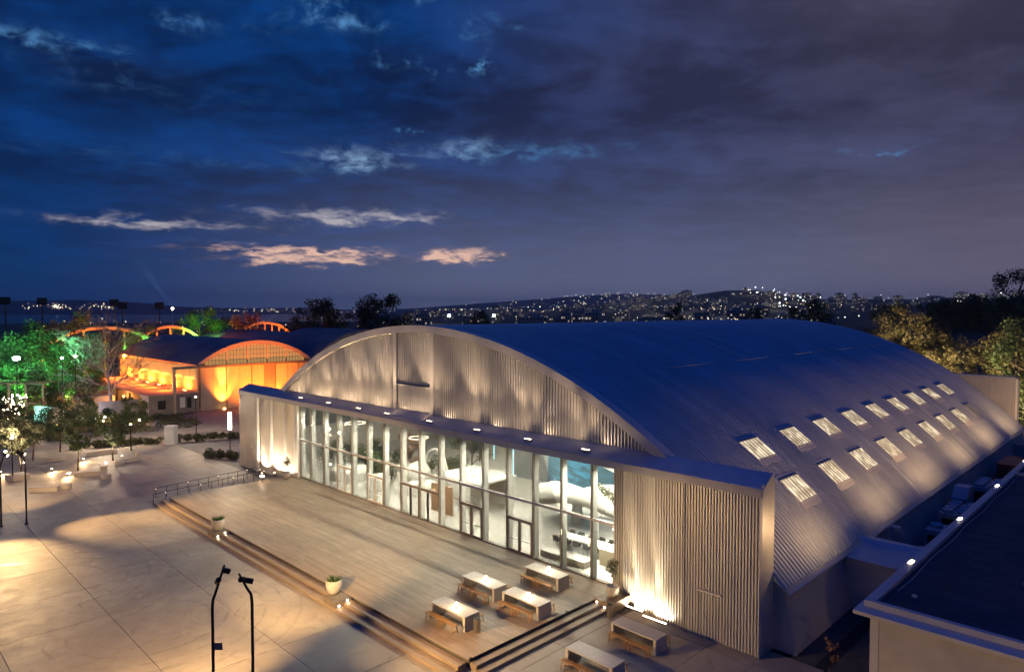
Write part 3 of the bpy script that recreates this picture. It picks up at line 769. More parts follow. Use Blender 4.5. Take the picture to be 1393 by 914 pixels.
# skylights, two rows of nine
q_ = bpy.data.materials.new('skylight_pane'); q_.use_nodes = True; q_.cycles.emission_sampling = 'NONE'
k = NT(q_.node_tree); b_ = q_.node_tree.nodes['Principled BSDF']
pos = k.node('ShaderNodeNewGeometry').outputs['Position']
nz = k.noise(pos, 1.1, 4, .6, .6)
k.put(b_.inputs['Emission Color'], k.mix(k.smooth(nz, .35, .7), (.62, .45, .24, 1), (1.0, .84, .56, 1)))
k.put(b_.inputs['Emission Strength'], k.m('ADD', .62, k.m('MULTIPLY', k.smooth(nz, .4, .72), .70)))  # the hall's inner light is put into the pane as emission
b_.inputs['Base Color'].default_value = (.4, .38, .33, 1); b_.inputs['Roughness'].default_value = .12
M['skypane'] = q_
hot = emis('skylight_lamp', (1, .93, .78), 9)
def skylight(xa, xb, y, lit):
    th0 = math.asin((xa - XC) / RR); th1 = math.asin((xb - XC) / RR); wd = 2.42
    def P(t, yy, h):
        th = th0 + (th1 - th0) * t; r = RR + .135 + h
        return (XC + r * math.sin(th), yy, ZT - RR + r * math.cos(th))
    def slabq(mb, t0, t1, y0, y1, h0, h1):
        mb.add([P(t0, y0, h0), P(t1, y0, h0), P(t1, y1, h0), P(t0, y1, h0), P(t0, y0, h1), P(t1, y0, h1), P(t1, y1, h1), P(t0, y1, h1)],
               [(0, 3, 2, 1), (4, 5, 6, 7), (0, 1, 5, 4), (1, 2, 6, 5), (2, 3, 7, 6), (3, 0, 4, 7)])
    f = MB(); slabq(f, -.07, 1.07, y - .07, y, 0, .07); slabq(f, -.07, 1.07, y + wd, y + wd + .07, 0, .07); slabq(f, -.07, -.02, y, y + wd, 0, .07); slabq(f, 1.02, 1.07, y, y + wd, 0, .07)
    slabq(f, 1.07, 1.34, y - .10, y + wd + .10, -.02, .022); slabq(f, -.24, -.07, y - .08, y + wd + .08, -.02, .022)
    s_ = f.build('skylight', 'trim', hall)
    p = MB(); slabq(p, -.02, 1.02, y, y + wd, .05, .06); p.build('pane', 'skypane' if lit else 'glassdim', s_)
    br = MB()
    for i in range(1, 6): yy = y + wd * i / 6; slabq(br, -.02, 1.02, yy - .022, yy + .022, .062, .078)
    slabq(br, -.10, -.065, y - .04, y + wd + .04, .05, .08)
    br.build('glazing_bars', 'darkm', s_)
    return s_
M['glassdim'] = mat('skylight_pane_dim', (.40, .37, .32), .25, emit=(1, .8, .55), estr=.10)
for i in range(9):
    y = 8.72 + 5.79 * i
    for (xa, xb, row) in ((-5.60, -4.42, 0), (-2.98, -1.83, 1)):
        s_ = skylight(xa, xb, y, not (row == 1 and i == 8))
        if i < 2:
            hm = MB(); th = (xa * .25 + xb * .75)
            hm.cbox((xa * .35 + xb * .65, y + .32), .16, .22, zarc(xa * .35 + xb * .65, .06) + .055, zarc(xa * .35 + xb * .65, .06) + .085); hm.build('lamp_seen_inside', hot, s_)

# washers on the canopy that light the gable
for i, x in enumerate((-45.8, -40.7, -35.75, -31.6, -26.1, -20.75, -15.87, -11.09)):
    f = MB().cbox((x, .34), .62, .20, 8.40, 8.50, 0, .02).build('canopy_light', 'steel', hall)
    MB().cbox((x, .34), .54, .14, 8.503, 8.515).build('lamp_face', 'bulb_soft', f)
    for ox in (-2.3, 0, 2.3):
        zt_ = min(15.3, zarc(x + ox) - .6); hh_ = zt_ - 8.55
        spot('canopy_light', (x + ox * .06, .06, 8.55), (x + ox, 1.20, zt_), 2450 * (hh_ / 6.8) ** 2.2, 36, (1.0, .70, .43), 1.0, .10)
    for ox in (-2.4, 2.4): spot('canopy_light', (x, .06, 8.55), (x + ox, 1.15, 10.3), 175, 80, (1.0, .70, .43), 1.0, .12)
    spot('canopy_light', (x, .06, 8.55), (x, 1.0, 12.6), 130, 96, (1.0, .70, .43), 1.0, .12)
# gable washed from small projector at every centre pilaster
spot('pilaster_light', (-26.1, .42, 8.6), (-26.7, 1.0, 13), 90, 40, WARMW, .5, .05)
spot('pilaster_light', (-31.6, .42, 8.6), (-31.5, 1.0, 13), 70, 40, WARMW, .5, .05)
# linear uplights at the foot of the block
for (xa, xb, y) in ((-8.15, -6.85, .16), (-6.6, -5.1, -.22)):
    t = MB().box(xa, y - .07, .002, xb, y + .07, .07).build('ground_washer', 'steel')
    tag(t, 'glowing linear ground washer at the foot of the corrugated wall' + (' beside the litter bin' if xa < -8 else ' behind a plaza table'), 'light')
    MB().box(xa + .03, y - .05, .071, xb - .03, y + .05, .082).build('lamp_face', 'led', t)
    area('ground_washer', ((xa + xb) / 2, y, .10), ((xa + xb) / 2, y + .42, 3.2), 190, xb - xa, .10, WARMW, 150)
    spot('ground_washer', ((xa + xb) / 2, y - .1, .1), ((xa + xb) / 2 + .2, y + .55, 7.0), 5200, 30, WARMW, .9, .15)
for xx, yy in ((-53.2, -.15), (-50.6, -.05), (-48.8, .1)):
    t = MB().cbox((xx, yy), .30, .12, .002 if xx < -50.7 else DK, .07 if xx < -50.7 else DK + .07).build('ground_washer', 'steel')
    tag(t, 'small bright ground washer under the pale panels by the ramp', 'light', 'washers under the pale end panels')
    MB().cbox((xx, yy), .26, .08, (.071 if xx < -50.7 else DK + .071), (.08 if xx < -50.7 else DK + .08)).build('lamp_face', 'led', t)
    area('ground_washer', (xx, yy, DK + .12), (xx, yy + .42, 3.6), 230, .5, .1, WARMW, 150)

# ------------------------------------------------------------------ foliage helpers
def leaf_cloud(mb, centres, n, size, rnd, flat=1.0, up=0.0):
    """many leaf-sized faces spread through clumps: centres = [(x,y,z,r)]"""
    tn = mb.tone if mb.tone is not None else []
    wsum = [c[3] ** 2 for c in centres]; tot = sum(wsum)
    for c, wgt in zip(centres, wsum):
        m_ = max(3, int(n * wgt / tot)); ctone = rnd.uniform(.1, .9)
        for _ in range(m_):
            d = Vector((rnd.gauss(0, 1), rnd.gauss(0, 1), rnd.gauss(0, 1)))
            if d.length < 1e-4: continue
            d.normalize(); rr = c[3] * rnd.random() ** .42
            p = Vector((c[0], c[1], c[2])) + Vector((d.x * rr, d.y * rr, d.z * rr * flat))
            nrm = (d + Vector((rnd.gauss(0, .7), rnd.gauss(0, .7), rnd.gauss(0, .7) + up))).normalized()
            a = nrm.orthogonal().normalized(); a.rotate(Matrix.Rotation(rnd.uniform(0, 6.28), 3, nrm)); b = nrm.cross(a)
            s1 = size * rnd.uniform(.6, 1.35); s2 = s1 * rnd.uniform(.4, .75)
            o = len(mb.v)
            mb.v += [tuple(p - a * s1), tuple(p + b * s2 + nrm * s1 * .2), tuple(p + a * s1), tuple(p - b * s2 + nrm * s1 * .2)]
            mb.f.append((o, o + 1, o + 2, o + 3)); tn.append(max(0, min(1, ctone * .6 + rnd.uniform(-.15, .5))))
    mb.tone = tn
def tree_meshes(seed, h, cr, tr_, nclump, nleaf, lsize, crown0=.35, tall=1.0, nlimb=6, bare=False):
    rnd = random.Random(seed)
    t = MB(); top = Vector((rnd.uniform(-.05, .05) * h, rnd.uniform(-.05, .05) * h, h * .80))
    pts = [Vector((0, 0, -.1)), Vector((rnd.uniform(-.02, .02) * h, rnd.uniform(-.02, .02) * h, h * .22)), Vector((rnd.uniform(-.04, .04) * h, rnd.uniform(-.04, .04) * h, h * .5)), top]
    t.tube(pts, [tr_ * 1.25, tr_, tr_ * .65, tr_ * .18], 7)
    ends = []
    def limb(p0, d, L, r, depth):
        mid = p0 + d * L * .5 + Vector((rnd.uniform(-.1, .1), rnd.uniform(-.1, .1), rnd.uniform(0, .12))) * L
        p1 = p0 + d * L + Vector((0, 0, .1 * L))
        mn = .028 if bare else 0
        t.tube([p0, mid, p1], [max(r, mn), max(mn, r * .7), max(mn, r * .3)], 5 if not bare else 4, cap=False); ends.append(p1)
        if depth > 0:
            for _ in range(4 if bare else 2):
                q = p0.lerp(p1, rnd.uniform(.35, .95))
                d2 = (d + Vector((rnd.gauss(0, .6), rnd.gauss(0, .6), rnd.gauss(.1, .4)))).normalized()
                limb(q, d2, L * rnd.uniform(.42, .66), r * (.42 if bare else .5), depth - 1)
    for i in range(nlimb):
        f = crown0 * .85 + (0.92 - crown0 * .85) * i / nlimb
        base = pts[1].lerp(pts[2], min(1, max(0, (f - .22) / .28))) if f < .5 else pts[2].lerp(pts[3], min(1, (f - .5) / .3))
        an = i * 2.4 + rnd.uniform(-.4, .4); d = Vector((math.cos(an), math.sin(an), rnd.uniform(.35, .9))).normalized()
        limb(base, d, cr * rnd.uniform(.6, .95), tr_ * .42, 3 if bare else 1)
    c = MB()
    cl = []
    for e in ends[:]:
        cl.append((e.x, e.y, min(e.z, h * .98), cr * rnd.uniform(.22, .36)))
    for _ in range(nclump):
        an = rnd.uniform(0, 6.28); zz = rnd.uniform(crown0, .97); prof = math.sin(math.pi * min(1, max(0.05, (zz - crown0 * .8) / (1.05 - crown0 * .8)))) ** .6
        rr = cr * prof * rnd.random() ** .45
        cl.append((rr * math.cos(an), rr * math.sin(an), zz * h, cr * rnd.uniform(.16, .34)))
    if not bare: leaf_cloud(c, cl, nleaf, lsize, rnd)
    return t, c
def make_tree(name, label, cat, loc, seed, h, cr, tr_, leafm='leaf', nclump=26, nleaf=4200, lsize=.16, crown0=.35, nlimb=6, group=None, bark='bark', bare=False, rz=0):
    t, c = tree_meshes(seed, h, cr, tr_, nclump, nleaf, lsize, crown0, nlimb=nlimb, bare=bare)
    o = thing(name, label, cat, loc, rz, group)
    tk = t.build('trunk', bark, None, smooth=True, recalc=False); local(tk, o)
    if not bare:
        cw = c.build('crown', leafm, None, recalc=False); local(cw, o)
    return o

# ------------------------------------------------------------------ inside the hall
structure(MB().box(-57.0, 1.32, .30, .0, 66, DK - .004).build('interior_floor', 'floor_in'))
iw = structure(MB().box(-50, 30, DK, -7, 30.2, 7.5).build('interior_wall', 'wall_in'))
# light: rows of ceiling luminaires inside
for i, (x, y, z) in enumerate(((-14, 8, 9.0), (-24, 10, 10.2), (-34, 10, 10.2), (-44, 9, 8.8), (-20, 20, 10.5), (-36, 20, 10.5))):
    t = thing('ceiling_luminaire', 'long white luminaire hanging over the hall floor', 'light', (x, y, z), 0, 'luminaires over the hall floor')
    local(MB().box(-2.2, -.35, 0, 2.2, .35, .10).build('housing', 'white', None), t)
    local(MB().box(-2.1, -.3, -.012, 2.1, .3, -.002).build('diffuser', 'bulb_soft', None), t)
    c_ = MB(); c_.tube([(-1.8, 0, .1), (-1.8, 0, 2.2)], .01, 4); c_.tube([(1.8, 0, .1), (1.8, 0, 2.2)], .01, 4); local(c_.build('suspension', 'darkm', None), t)
    area('ceiling_luminaire', (x, y, z - .05), (x, y, 0), 3300 if x > -30 else 2800, 4.2, .6, (1, .91, .77))
for i in range(8):  # bars added to brighten the fins and the floor near the glass
    x = -45.5 + 4.9 * i
    t = thing('glazing_fill_bar', 'added slim fill light bar hung just inside the glazed front', 'light', (x, 2.6, 7.3), 0, 'added fill bars inside the glazing')
    local(MB().box(-1.6, -.08, 0, 1.6, .08, .08).build('housing', 'white', None), t)
    local(MB().box(-1.55, -.06, -.012, 1.55, .06, -.002).build('diffuser', 'bulb_soft', None), t)
    area('glazing_fill_bar', (x, 2.6, 7.25), (x, 3.4, 0), (850 if x > -20 else 2000) if x > -32 else 1500, 3.1, .14, (1, .91, .77))
# mezzanine lounge with a swooping white rim
mz = thing('curved_mezzanine', 'white curved mezzanine lounge with swooping rim inside the hall', 'mezzanine', (-16, 8, DK))
rim = MB(); N = 48; ring_i = []
pathp = []
for i in range(N + 1):
    t_ = i / N
    x = -22.2 + 12.6 * t_; yy = 7.6 - 2.1 * math.sin(math.pi * min(1, t_ * 1.02)) - .9 * math.sin(2 * math.pi * t_ + .4)
    zz = 2.75 + .75 * math.sin(2.1 * math.pi * t_ - 1.2)
    pathp.append((x, yy, zz))
for (x, yy, zz) in pathp:
    hh = .75 + .35 * math.sin((x + 22) * .5)
    rim.v += [(x, yy, zz + hh), (x, yy + .28, zz + hh), (x + .25, yy + 1.5, zz - .45), (x + .1, yy + .25, zz - .5)]
for i in range(N):
    a, c = 4 * i, 4 * i + 4
    rim.f += [(a, c, c + 1, a + 1), (a + 1, c + 1, c + 2, a + 2), (a + 2, c + 2, c + 3, a + 3), (a + 3, c + 3, c, a)]
rim.build('rim', 'white', mz, smooth=True)
fl = MB()
for (x, yy, zz) in pathp: fl.v += [(x, yy + .2, zz + .1), (x + .8, yy + 5.0, zz + .1)]
for i in range(N): fl.f.append((2 * i, 2 * i + 2, 2 * i + 3, 2 * i + 1))
fl.build('lounge_floor', 'wall_in', mz)
ul = MB()
for (x, yy, zz) in pathp[14:46]: ul.v += [(x, yy + .9, zz - .52), (x, yy + 1.1, zz - .52)]
for i in range(31): ul.f.append((2 * i, 2 * i + 2, 2 * i + 3, 2 * i + 1))
ul.build('light_strip', emis('cove_led', (.95, .97, 1), 8), mz)
MB().lathe([(.5, DK), (.38, 1.6), (.55, 2.5)], (-19.0, 9.2), 16).build('column', 'white', mz, smooth=True)
MB().lathe([(.5, DK), (.38, 1.6), (.55, 2.6)], (-13.0, 8.6), 16).build('column', 'white', mz, smooth=True)
area('mezzanine_cove', (-15, 6.6, 2.2), (-15, 5.4, 0), 60, 6, .2, (.95, .97, 1))
# blue sea screen behind, and a white swoop above it
bs = bpy.data.materials.new('sea_screen'); bs.use_nodes = True; bs.cycles.emission_sampling = 'NONE'
k = NT(bs.node_tree); b_ = bs.node_tree.nodes['Principled BSDF']; b_.inputs['Base Color'].default_value = (.02, .05, .07, 1); b_.inputs['Roughness'].default_value = .3
po = k.node('ShaderNodeNewGeometry').outputs['Position']
n1 = k.noise(k.mapping(po, (.5, 1, 1.6)), 1.3, 6, .65, .8)
spx = k.node('ShaderNodeSeparateXYZ'); k.put(spx.inputs[0], po)
gl = k.smooth(k.m('ABSOLUTE', k.m('ADD', spx.outputs[0], 22.6)), 3.4, .5)
k.put(b_.inputs['Emission Color'], k.mix(k.m('MULTIPLY', k.smooth(n1, .42, .66), k.m('ADD', .18, gl)), (.025, .115, .17, 1), (.05, .50, .85, 1))); b_.inputs['Emission Strength'].default_value = .6
sc_ = MB()
for i in range(17):
    x = -26.0 + 13.0 * i / 16; yy = 13.6 - .8 * math.sin(math.pi * i / 16); sc_.v += [(x, yy, DK), (x, yy, 4.9)]
for i in range(16): sc_.f.append((2 * i, 2 * i + 2, 2 * i + 3, 2 * i + 1))
for i in range(17):
    x = -26.0 + 13.0 * i / 16; yy = 13.75 - .8 * math.sin(math.pi * i / 16); sc_.v += [(x, yy, DK), (x, yy, 4.9)]
for i in range(16): sc_.f.append((34 + 2 * i, 34 + 2 * i + 1, 34 + 2 * i + 3, 34 + 2 * i + 2))
tag(sc_.build('projection_screen', bs, None, recalc=False), 'curved deep blue rippling sea screen behind the white mezzanine', 'screen')
sw = MB(); sp_ = []
for i in range(25):
    t_ = i / 24; sp_.append((-23.5 + 14 * t_, 11.6 - 3.2 * t_, 5.1 - 1.1 * t_ + .3 * math.sin(t_ * 5)))
for (x, yy, zz) in sp_: sw.v += [(x, yy, zz), (x, yy + .3, zz + .7), (x, yy + 2.6, zz + .7), (x, yy + 2.2, zz - .1)]
for i in range(24):
    a, c = 4 * i, 4 * i + 4
    sw.f += [(a, c, c + 1, a + 1), (a + 1, c + 1, c + 2, a + 2), (a + 2, c + 2, c + 3, a + 3), (a + 3, c + 3, c, a)]
tag(sw.build('white_canopy_ribbon', 'white', smooth=True), 'white swooping ribbon canopy above the blue sea screen', 'canopy')
# lounge chairs and planting on the mezzanine
ch = MB(); ch.lathe([(.22, 0), (.04, .04), (.04, .36)], (0, 0), 10)
seat_me = MB().cbox((0, 0), .58, .56, .36, .46, 0, .04).mesh('seat'); back_me = MB().cbox((0, .27), .56, .10, .44, .98, 0, .03).mesh('backrest'); ped_me = ch.mesh('pedestal')
def lounge(loc, rz, label, group):
    t = thing('lounge_chair', label, 'chair', loc, rz, group)
    shared('seat', seat_me, 'chair', t); shared('backrest', back_me, 'chair', t); shared('pedestal', ped_me, 'darkm', t)
for (x, yy, rz) in ((-20.4, 7.5, .4), (-19.6, 8.2, -.5), (-19.2, 7.2, 2.2)):
    zz = min(pathp, key=lambda p: abs(p[0] - x))[2] + .1
    lounge((x, yy, zz), rz, 'black swivel lounge chair on the white mezzanine', 'lounge chairs on the mezzanine')
gb = MB(); leaf_cloud(gb, [(-15.6 + .35 * i, 7.4 + .12 * math.sin(i), min(pathp, key=lambda p: abs(p[0] + 15.6 - .35 * i))[2] + .75, .34) for i in range(8)], 700, .09, random.Random(5))
tag(gb.build('mezzanine_planting', 'olive', None, recalc=False), 'pale green planting bed along the mezzanine rim', 'plants')
# cafe: long table, chairs, counters, shelf
tb_ = thing('dining_table', 'long pale dining table inside the glass near the corrugated wall', 'table', (-14.6, 4.6, DK), .05)
local(MB().cbox((0, 0), 4.2, .95, .70, .76, 0, .01).build('table_top', 'table', None), tb_)
for sx in (-1.7, 1.7): local(MB().cbox((sx, 0), .10, .7, 0, .70).build('leg', 'table', None), tb_)
cseat = MB().cbox((0, 0), .46, .46, .42, .47, 0, .02).mesh('seat'); cback = MB(); cback.cbox((0, .22), .48, .05, .50, .82, 0, .02); cback.cbox((-.22, .05), .05, .38, .50, .68); cback.cbox((.22, .05), .05, .38, .50, .68)
cback = cback.mesh('backrest'); cl_ = MB()
cleg = MB().tube([(0, 0, 0), (.02, .02, .43)], .014, 5).mesh('leg')
def cchair(loc, rz, label='dark shell chair drawn up to the long dining table', group='chairs at the dining table'):
    t = thing('dining_chair', label, 'chair', loc, rz, group)
    shared('seat', cseat, 'chair', t); shared('backrest', cback, 'chair', t)
    for (lx, ly) in ((-.2, -.2), (.2, -.2), (-.2, .2), (.2, .2)): shared('leg', cleg, 'steel', t, (lx, ly, 0))
for i in range(5):
    cchair((-16.4 + .85 * i, 3.9 + .04 * i, DK), math.pi + random.uniform(-.2, .2)); cchair((-16.4 + .85 * i, 5.3 + .04 * i, DK), random.uniform(-.2, .2))
tag(MB().cbox((-14.2, 2.15), 3.6, .75, DK, .92, .04, .02).build('low_counter', 'white'), 'low white counter bench behind the glass by the cafe', 'counter')
tag(MB().cbox((-11.65, 3.7), 1.2, 1.0, DK, 1.55, .02, .02).build('serving_block', 'table'), 'cream serving block with a lamp on it inside the glass', 'counter')
tl = thing('table_lamp', 'small glowing lamp on the cream serving block', 'lamp', (-11.4, 3.6, 1.55)); local(MB().lathe([(.08, 0), (.08, .03)], n=10).build('base', 'darkm', None), tl); local(MB().lathe([(.09, .03), (.10, .32)], n=12).build('shade', 'bulb', None), tl)
tag(MB().cbox((-13.8, 8.6), 5.5, .7, DK, 1.5, .03, .02).build('back_counter', 'white'), 'long white back counter below the mezzanine strip light', 'counter')
sh = thing('shelf_unit', 'slim white shelf column beside the dining table', 'shelf', (-15.6, 7.0, DK))
local(MB().cbox((0, 0), .5, .35, 0, 2.2).build('carcass', 'white', None), sh)
for (x, yy) in ((-10.7, 4.2), (-10.4, 5.0), (-12.0, 6.2), (-11.2, 6.4)): cchair((x, yy, DK), random.uniform(0, 6), 'dark shell chair at the small cafe tables', 'chairs at the cafe tables')
for (x, yy) in ((-10.9, 5.7), (-12.3, 5.4)):
    ct = thing('cafe_table', 'small round white cafe table behind the glass', 'table', (x, yy, DK), 0, 'round cafe tables')
    local(MB().lathe([(.38, .70), (.38, .73)], n=18).build('table_top', 'white', None), ct); local(MB().lathe([(.22, 0), (.03, .03), (.03, .70)], n=10).build('pedestal', 'darkm', None), ct)
st = thing('leather_stool', 'tan leather armchair at the corner of the glass', 'chair', (-10.3, 2.9, DK), .6); local(MB().cbox((0, 0), .6, .6, .25, .42, 0, .04).build('seat', 'teak', None), st); local(MB().cbox((0, .3), .6, .12, .40, .85, 0, .04).build('backrest', 'chair', None), st); local(MB().lathe([(.2, 0), (.05, .25)], n=8).build('pedestal', 'darkm', None), st)
# frames and pergola room in the middle
pg = thing('white_pergola', 'white box frame room with flat roof in the middle of the hall', 'pergola', (-27.5, 6.3, DK))
for (x, yy) in ((-30.2, 4.6), (-25.2, 4.9), (-30.2, 8.2), (-25.2, 8.4)): MB().cbox((x, yy), .12, .12, DK, 3.0).build('post', 'white', pg)
MB().box(-30.4, 4.4, 3.0, -25.0, 8.6, 3.16).build('roof_panel', 'white', pg)
MB().box(-30.1, 4.55, 1.4, -25.3, 4.62, 1.46).build('rail', 'steel', pg); MB().box(-30.1, 8.2, DK + .01, -25.3, 8.26, 2.9).build('back_panel', 'wall_in', pg)
# indoor trees, hedges, white podiums
make_tree('indoor_tree', 'leafy green indoor tree among white pergola frames', 'tree', (-32.8, 10.6, DK), 21, 5.6, 1.9, .10, 'olive', 14, 2600, .12, .42)
make_tree('indoor_tree', 'dry russet indoor tree behind the entrance doors', 'tree', (-39.3, 8.6, DK), 22, 4.4, 1.2, .08, 'dry', 12, 1800, .10, .3)
for (x, yy, sx, sy, h) in ((-50.5, 9.0, 5, 6, 1.9), (-44.5, 8.0, 4.5, 4.5, 2.3), (-41.0, 6.2, 2.0, 1.6, 1.4), (-37.8, 12.0, 6, 3, 1.2)):
    rnd = random.Random(int(x * 10)); b = MB()
    leaf_cloud(b, [(x + rnd.uniform(-sx, sx) / 2, yy + rnd.uniform(-sy, sy) / 2, DK + rnd.uniform(.2, h), .6) for _ in range(26)], 2600, .11, rnd)
    tag(b.build('indoor_planting', 'leaf', None, recalc=False), {-50.5: 'broad dark green planting beside the far end of the glazing', -44.5: 'tall dark green planting behind the curved white plinth', -41.0: 'small green planting bed beside the white podium', -37.8: 'low green planting behind the russet indoor tree'}[x], 'plants')
def podium(cx, cy_, r, h, label, sq=.7):
    b = MB()
    pr = [(r * 1.0, DK), (r * .98, DK + h * .8), (r * .9, DK + h), (r * .1, DK + h)]
    b.lathe(pr, (cx, cy_), 28); o = b.build('podium', 'white', smooth=False); tag(o, label, 'podium'); return o
podium(-43.6, 4.4, 2.0, .95, 'wide round white podium near the far glass doors'); podium(-38.6, 4.2, 1.1, 1.1, 'narrow round white podium beside the single glass door'); podium(-34.2, 5.8, 1.5, .9, 'round white podium next to the white arch')
ar = MB(); ar.tube([(-37.2 + 1.9 * (1 - math.cos(math.pi * i / 16)), 8.3, DK + 3.4 * math.sin(math.pi * i / 16)) for i in range(17)], .16, 8); tag(ar.build('white_arch', 'white', smooth=True), 'slim white arch standing behind the round podiums', 'arch')
sph = MB(); sph.lathe([(max(.02, 1.15 * math.sin(math.pi * i / 12)), 1.75 - 1.15 * math.cos(math.pi * i / 12)) for i in range(13)], (-36.0, 6.8), 22); tag(sph.build('white_globe', 'white', smooth=True), 'smooth white globe in front of the slim arch', 'sculpture')
# hanging ring lamps and blue tubes
for i, (x, yy, z, r) in enumerate(((-44.6, 5.6, 5.6, .95), (-42.0, 6.6, 6.6, 1.1), (-38.5, 7.0, 6.3, 1.0), (-34.6, 5.8, 5.4, .85))):
    t = thing('ring_pendant', 'thin warm ring pendant hanging over the planting', 'lamp', (x, yy, z), 0, 'ring pendants over the planting')
    b = MB(); b.tube([(r * math.cos(a), r * math.sin(a), 0) for a in [2 * math.pi * j / 28 for j in range(29)]], .035, 6, cap=False); local(b.build('ring', 'bulb_soft', None), t)
    c_ = MB()
    for a in (0, 2.1, 4.2): c_.tube([(r * math.cos(a), r * math.sin(a), .03), (0, 0, 2.6)], .008, 4)
    local(c_.build('suspension', 'darkm', None), t)
for (x, yy, z0, z1) in ((-25.6, 8.8, 3.0, 6.6), (-33.4, 14.0, 2.4, 6.4), (-31.8, 14.8, 3.2, 6.2)):
    b = MB(); b.tube([(x, yy, z0), (x, yy, z1)], .05, 8); t = b.build('light_tube', 'bluetube'); tag(t, 'slender glowing blue light tube hanging in the hall', 'lamp', 'blue light tubes in the hall')
# screen wall and leaning pillar details in the middle bays
tag(MB().cbox((-29.5, 16.5), 8, .2, DK, 3.6, .1).build('display_wall', mat('display_grey', (.25, .26, .27), .6)), 'grey display wall behind the blue light tubes', 'wall')

# ------------------------------------------------------------------ terrace and plaza furniture
def table(loc, label, group, lamp=True):
    t = thing('stone_table', label, 'table', loc, random.uniform(-.012, .012), group)
    local(MB().cbox((0, 0), 2.74, 1.0, .72, .78, 0, .006).build('table_top', 'table', None), t)
    for sx in (-1, 1): local(MB().cbox((sx * 1.28, 0), .16, .99, .002, .72).build('leg', 'table', None), t)
    local(MB().cbox((0, 0), 2.40, .04, .64, .72).build('apron', 'bronze', None), t)
    return t
bt = MB().cbox((0, 0), 1.22, .30, .42, .455, 0, .008)
bt.tone = None
bench_top = bt.mesh('seat')
def bench_leg(sx):
    b = MB()
    for sy in (-1, 1): b.tube([(sx * .52, sy * .17, .003), (sx * .48, sy * .10, .425)], .026, 6)
    b.tube([(sx * .51, -.15, .12), (sx * .51, .15, .12)], .018, 6)
    return b.mesh('trestle')
leg_me = [bench_leg(-1), bench_leg(1)]
brace_me = [MB().tube([(q * .50, 0, .13), (q * .12, 0, .41)], .016, 5).mesh('brace') for q in (-1, 1)]
def bench(loc, label, group):
    t = thing('wooden_bench', label, 'bench', (loc[0] + random.uniform(-.02, .02), loc[1] + random.uniform(-.05, .05), loc[2]), random.uniform(-.05, .05), group)
    shared('seat', bench_top, 'teak', t); shared('trestle', leg_me[0], 'teak', t); shared('trestle', leg_me[1], 'teak', t); [shared('brace', b_, 'teak', t) for b_ in brace_me]
def lantern(loc, label):
    t = thing('table_lantern', label, 'lamp', loc)
    local(MB().lathe([(.07, 0), (.07, .015), (.012, .03), (.012, .16)], n=12).build('base', 'darkm', None), t)
    local(MB().lathe([(.05, .13), (.085, .15), (.085, .25), (.03, .29)], n=14).build('shade', 'bulb', None, smooth=True), t)
    p = point('table_lantern', (loc[0], loc[1], loc[2] + .42), 20, WARMW, .05)
TB = [((-12.70, -8.55), 'beside the litter bin'), ((-14.22, -5.04), 'farthest from the side steps'), ((-10.92, -4.97), 'at the top of the side steps'), ((-12.62, -1.42), 'close to the glass front')]
for i, ((x, y), where) in enumerate(TB):
    table((x, y, DK + .002), 'pale stone terrace table with lantern ' + where, 'lantern tables on the terrace')
    lantern((x + .22, y - .05, DK + .783), 'glowing lantern on the terrace table ' + where)
    for sy in (-1, 1):
        for sx in (-1, 1):
            bench((x + sx * .63, y + sy * .86, DK + .002), 'teak bench %s the table %s' % ('on the plaza side of' if sy < 0 else 'on the hall side of', where), 'teak benches on the terrace')
for (x, y), where in (((-5.03, -2.92), 'beside the ground washers'), ((-4.98, -6.55), 'standing farther out on the concrete')):
    table((x, y, .002), 'bare pale stone table on the plaza ' + where, 'tables on the concrete plaza')
    for sy in (-1, 1):
        for sx in (-1, 1):
            bench((x + sx * .63, y + sy * .86, .002), 'brown teak bench %s the bare table %s' % ('before' if sy < 0 else 'behind', where), 'teak benches on the plaza')
def bin_(loc, label):
    t = thing('litter_bin', label, 'bin', loc)
    local(MB().lathe([(.19, .002), (.19, .68), (.17, .70)], n=20).build('body', 'steel', None, smooth=False), t)
    local(MB().lathe([(.165, .70), (.15, .725), (.05, .73)], n=20).build('lid', 'darkm', None), t)
bin_((-10.98, -8.52, DK), 'round steel litter bin at the end of a lantern table'); bin_((-7.85, -1.55, 0), 'round steel litter bin at the foot of the side steps')
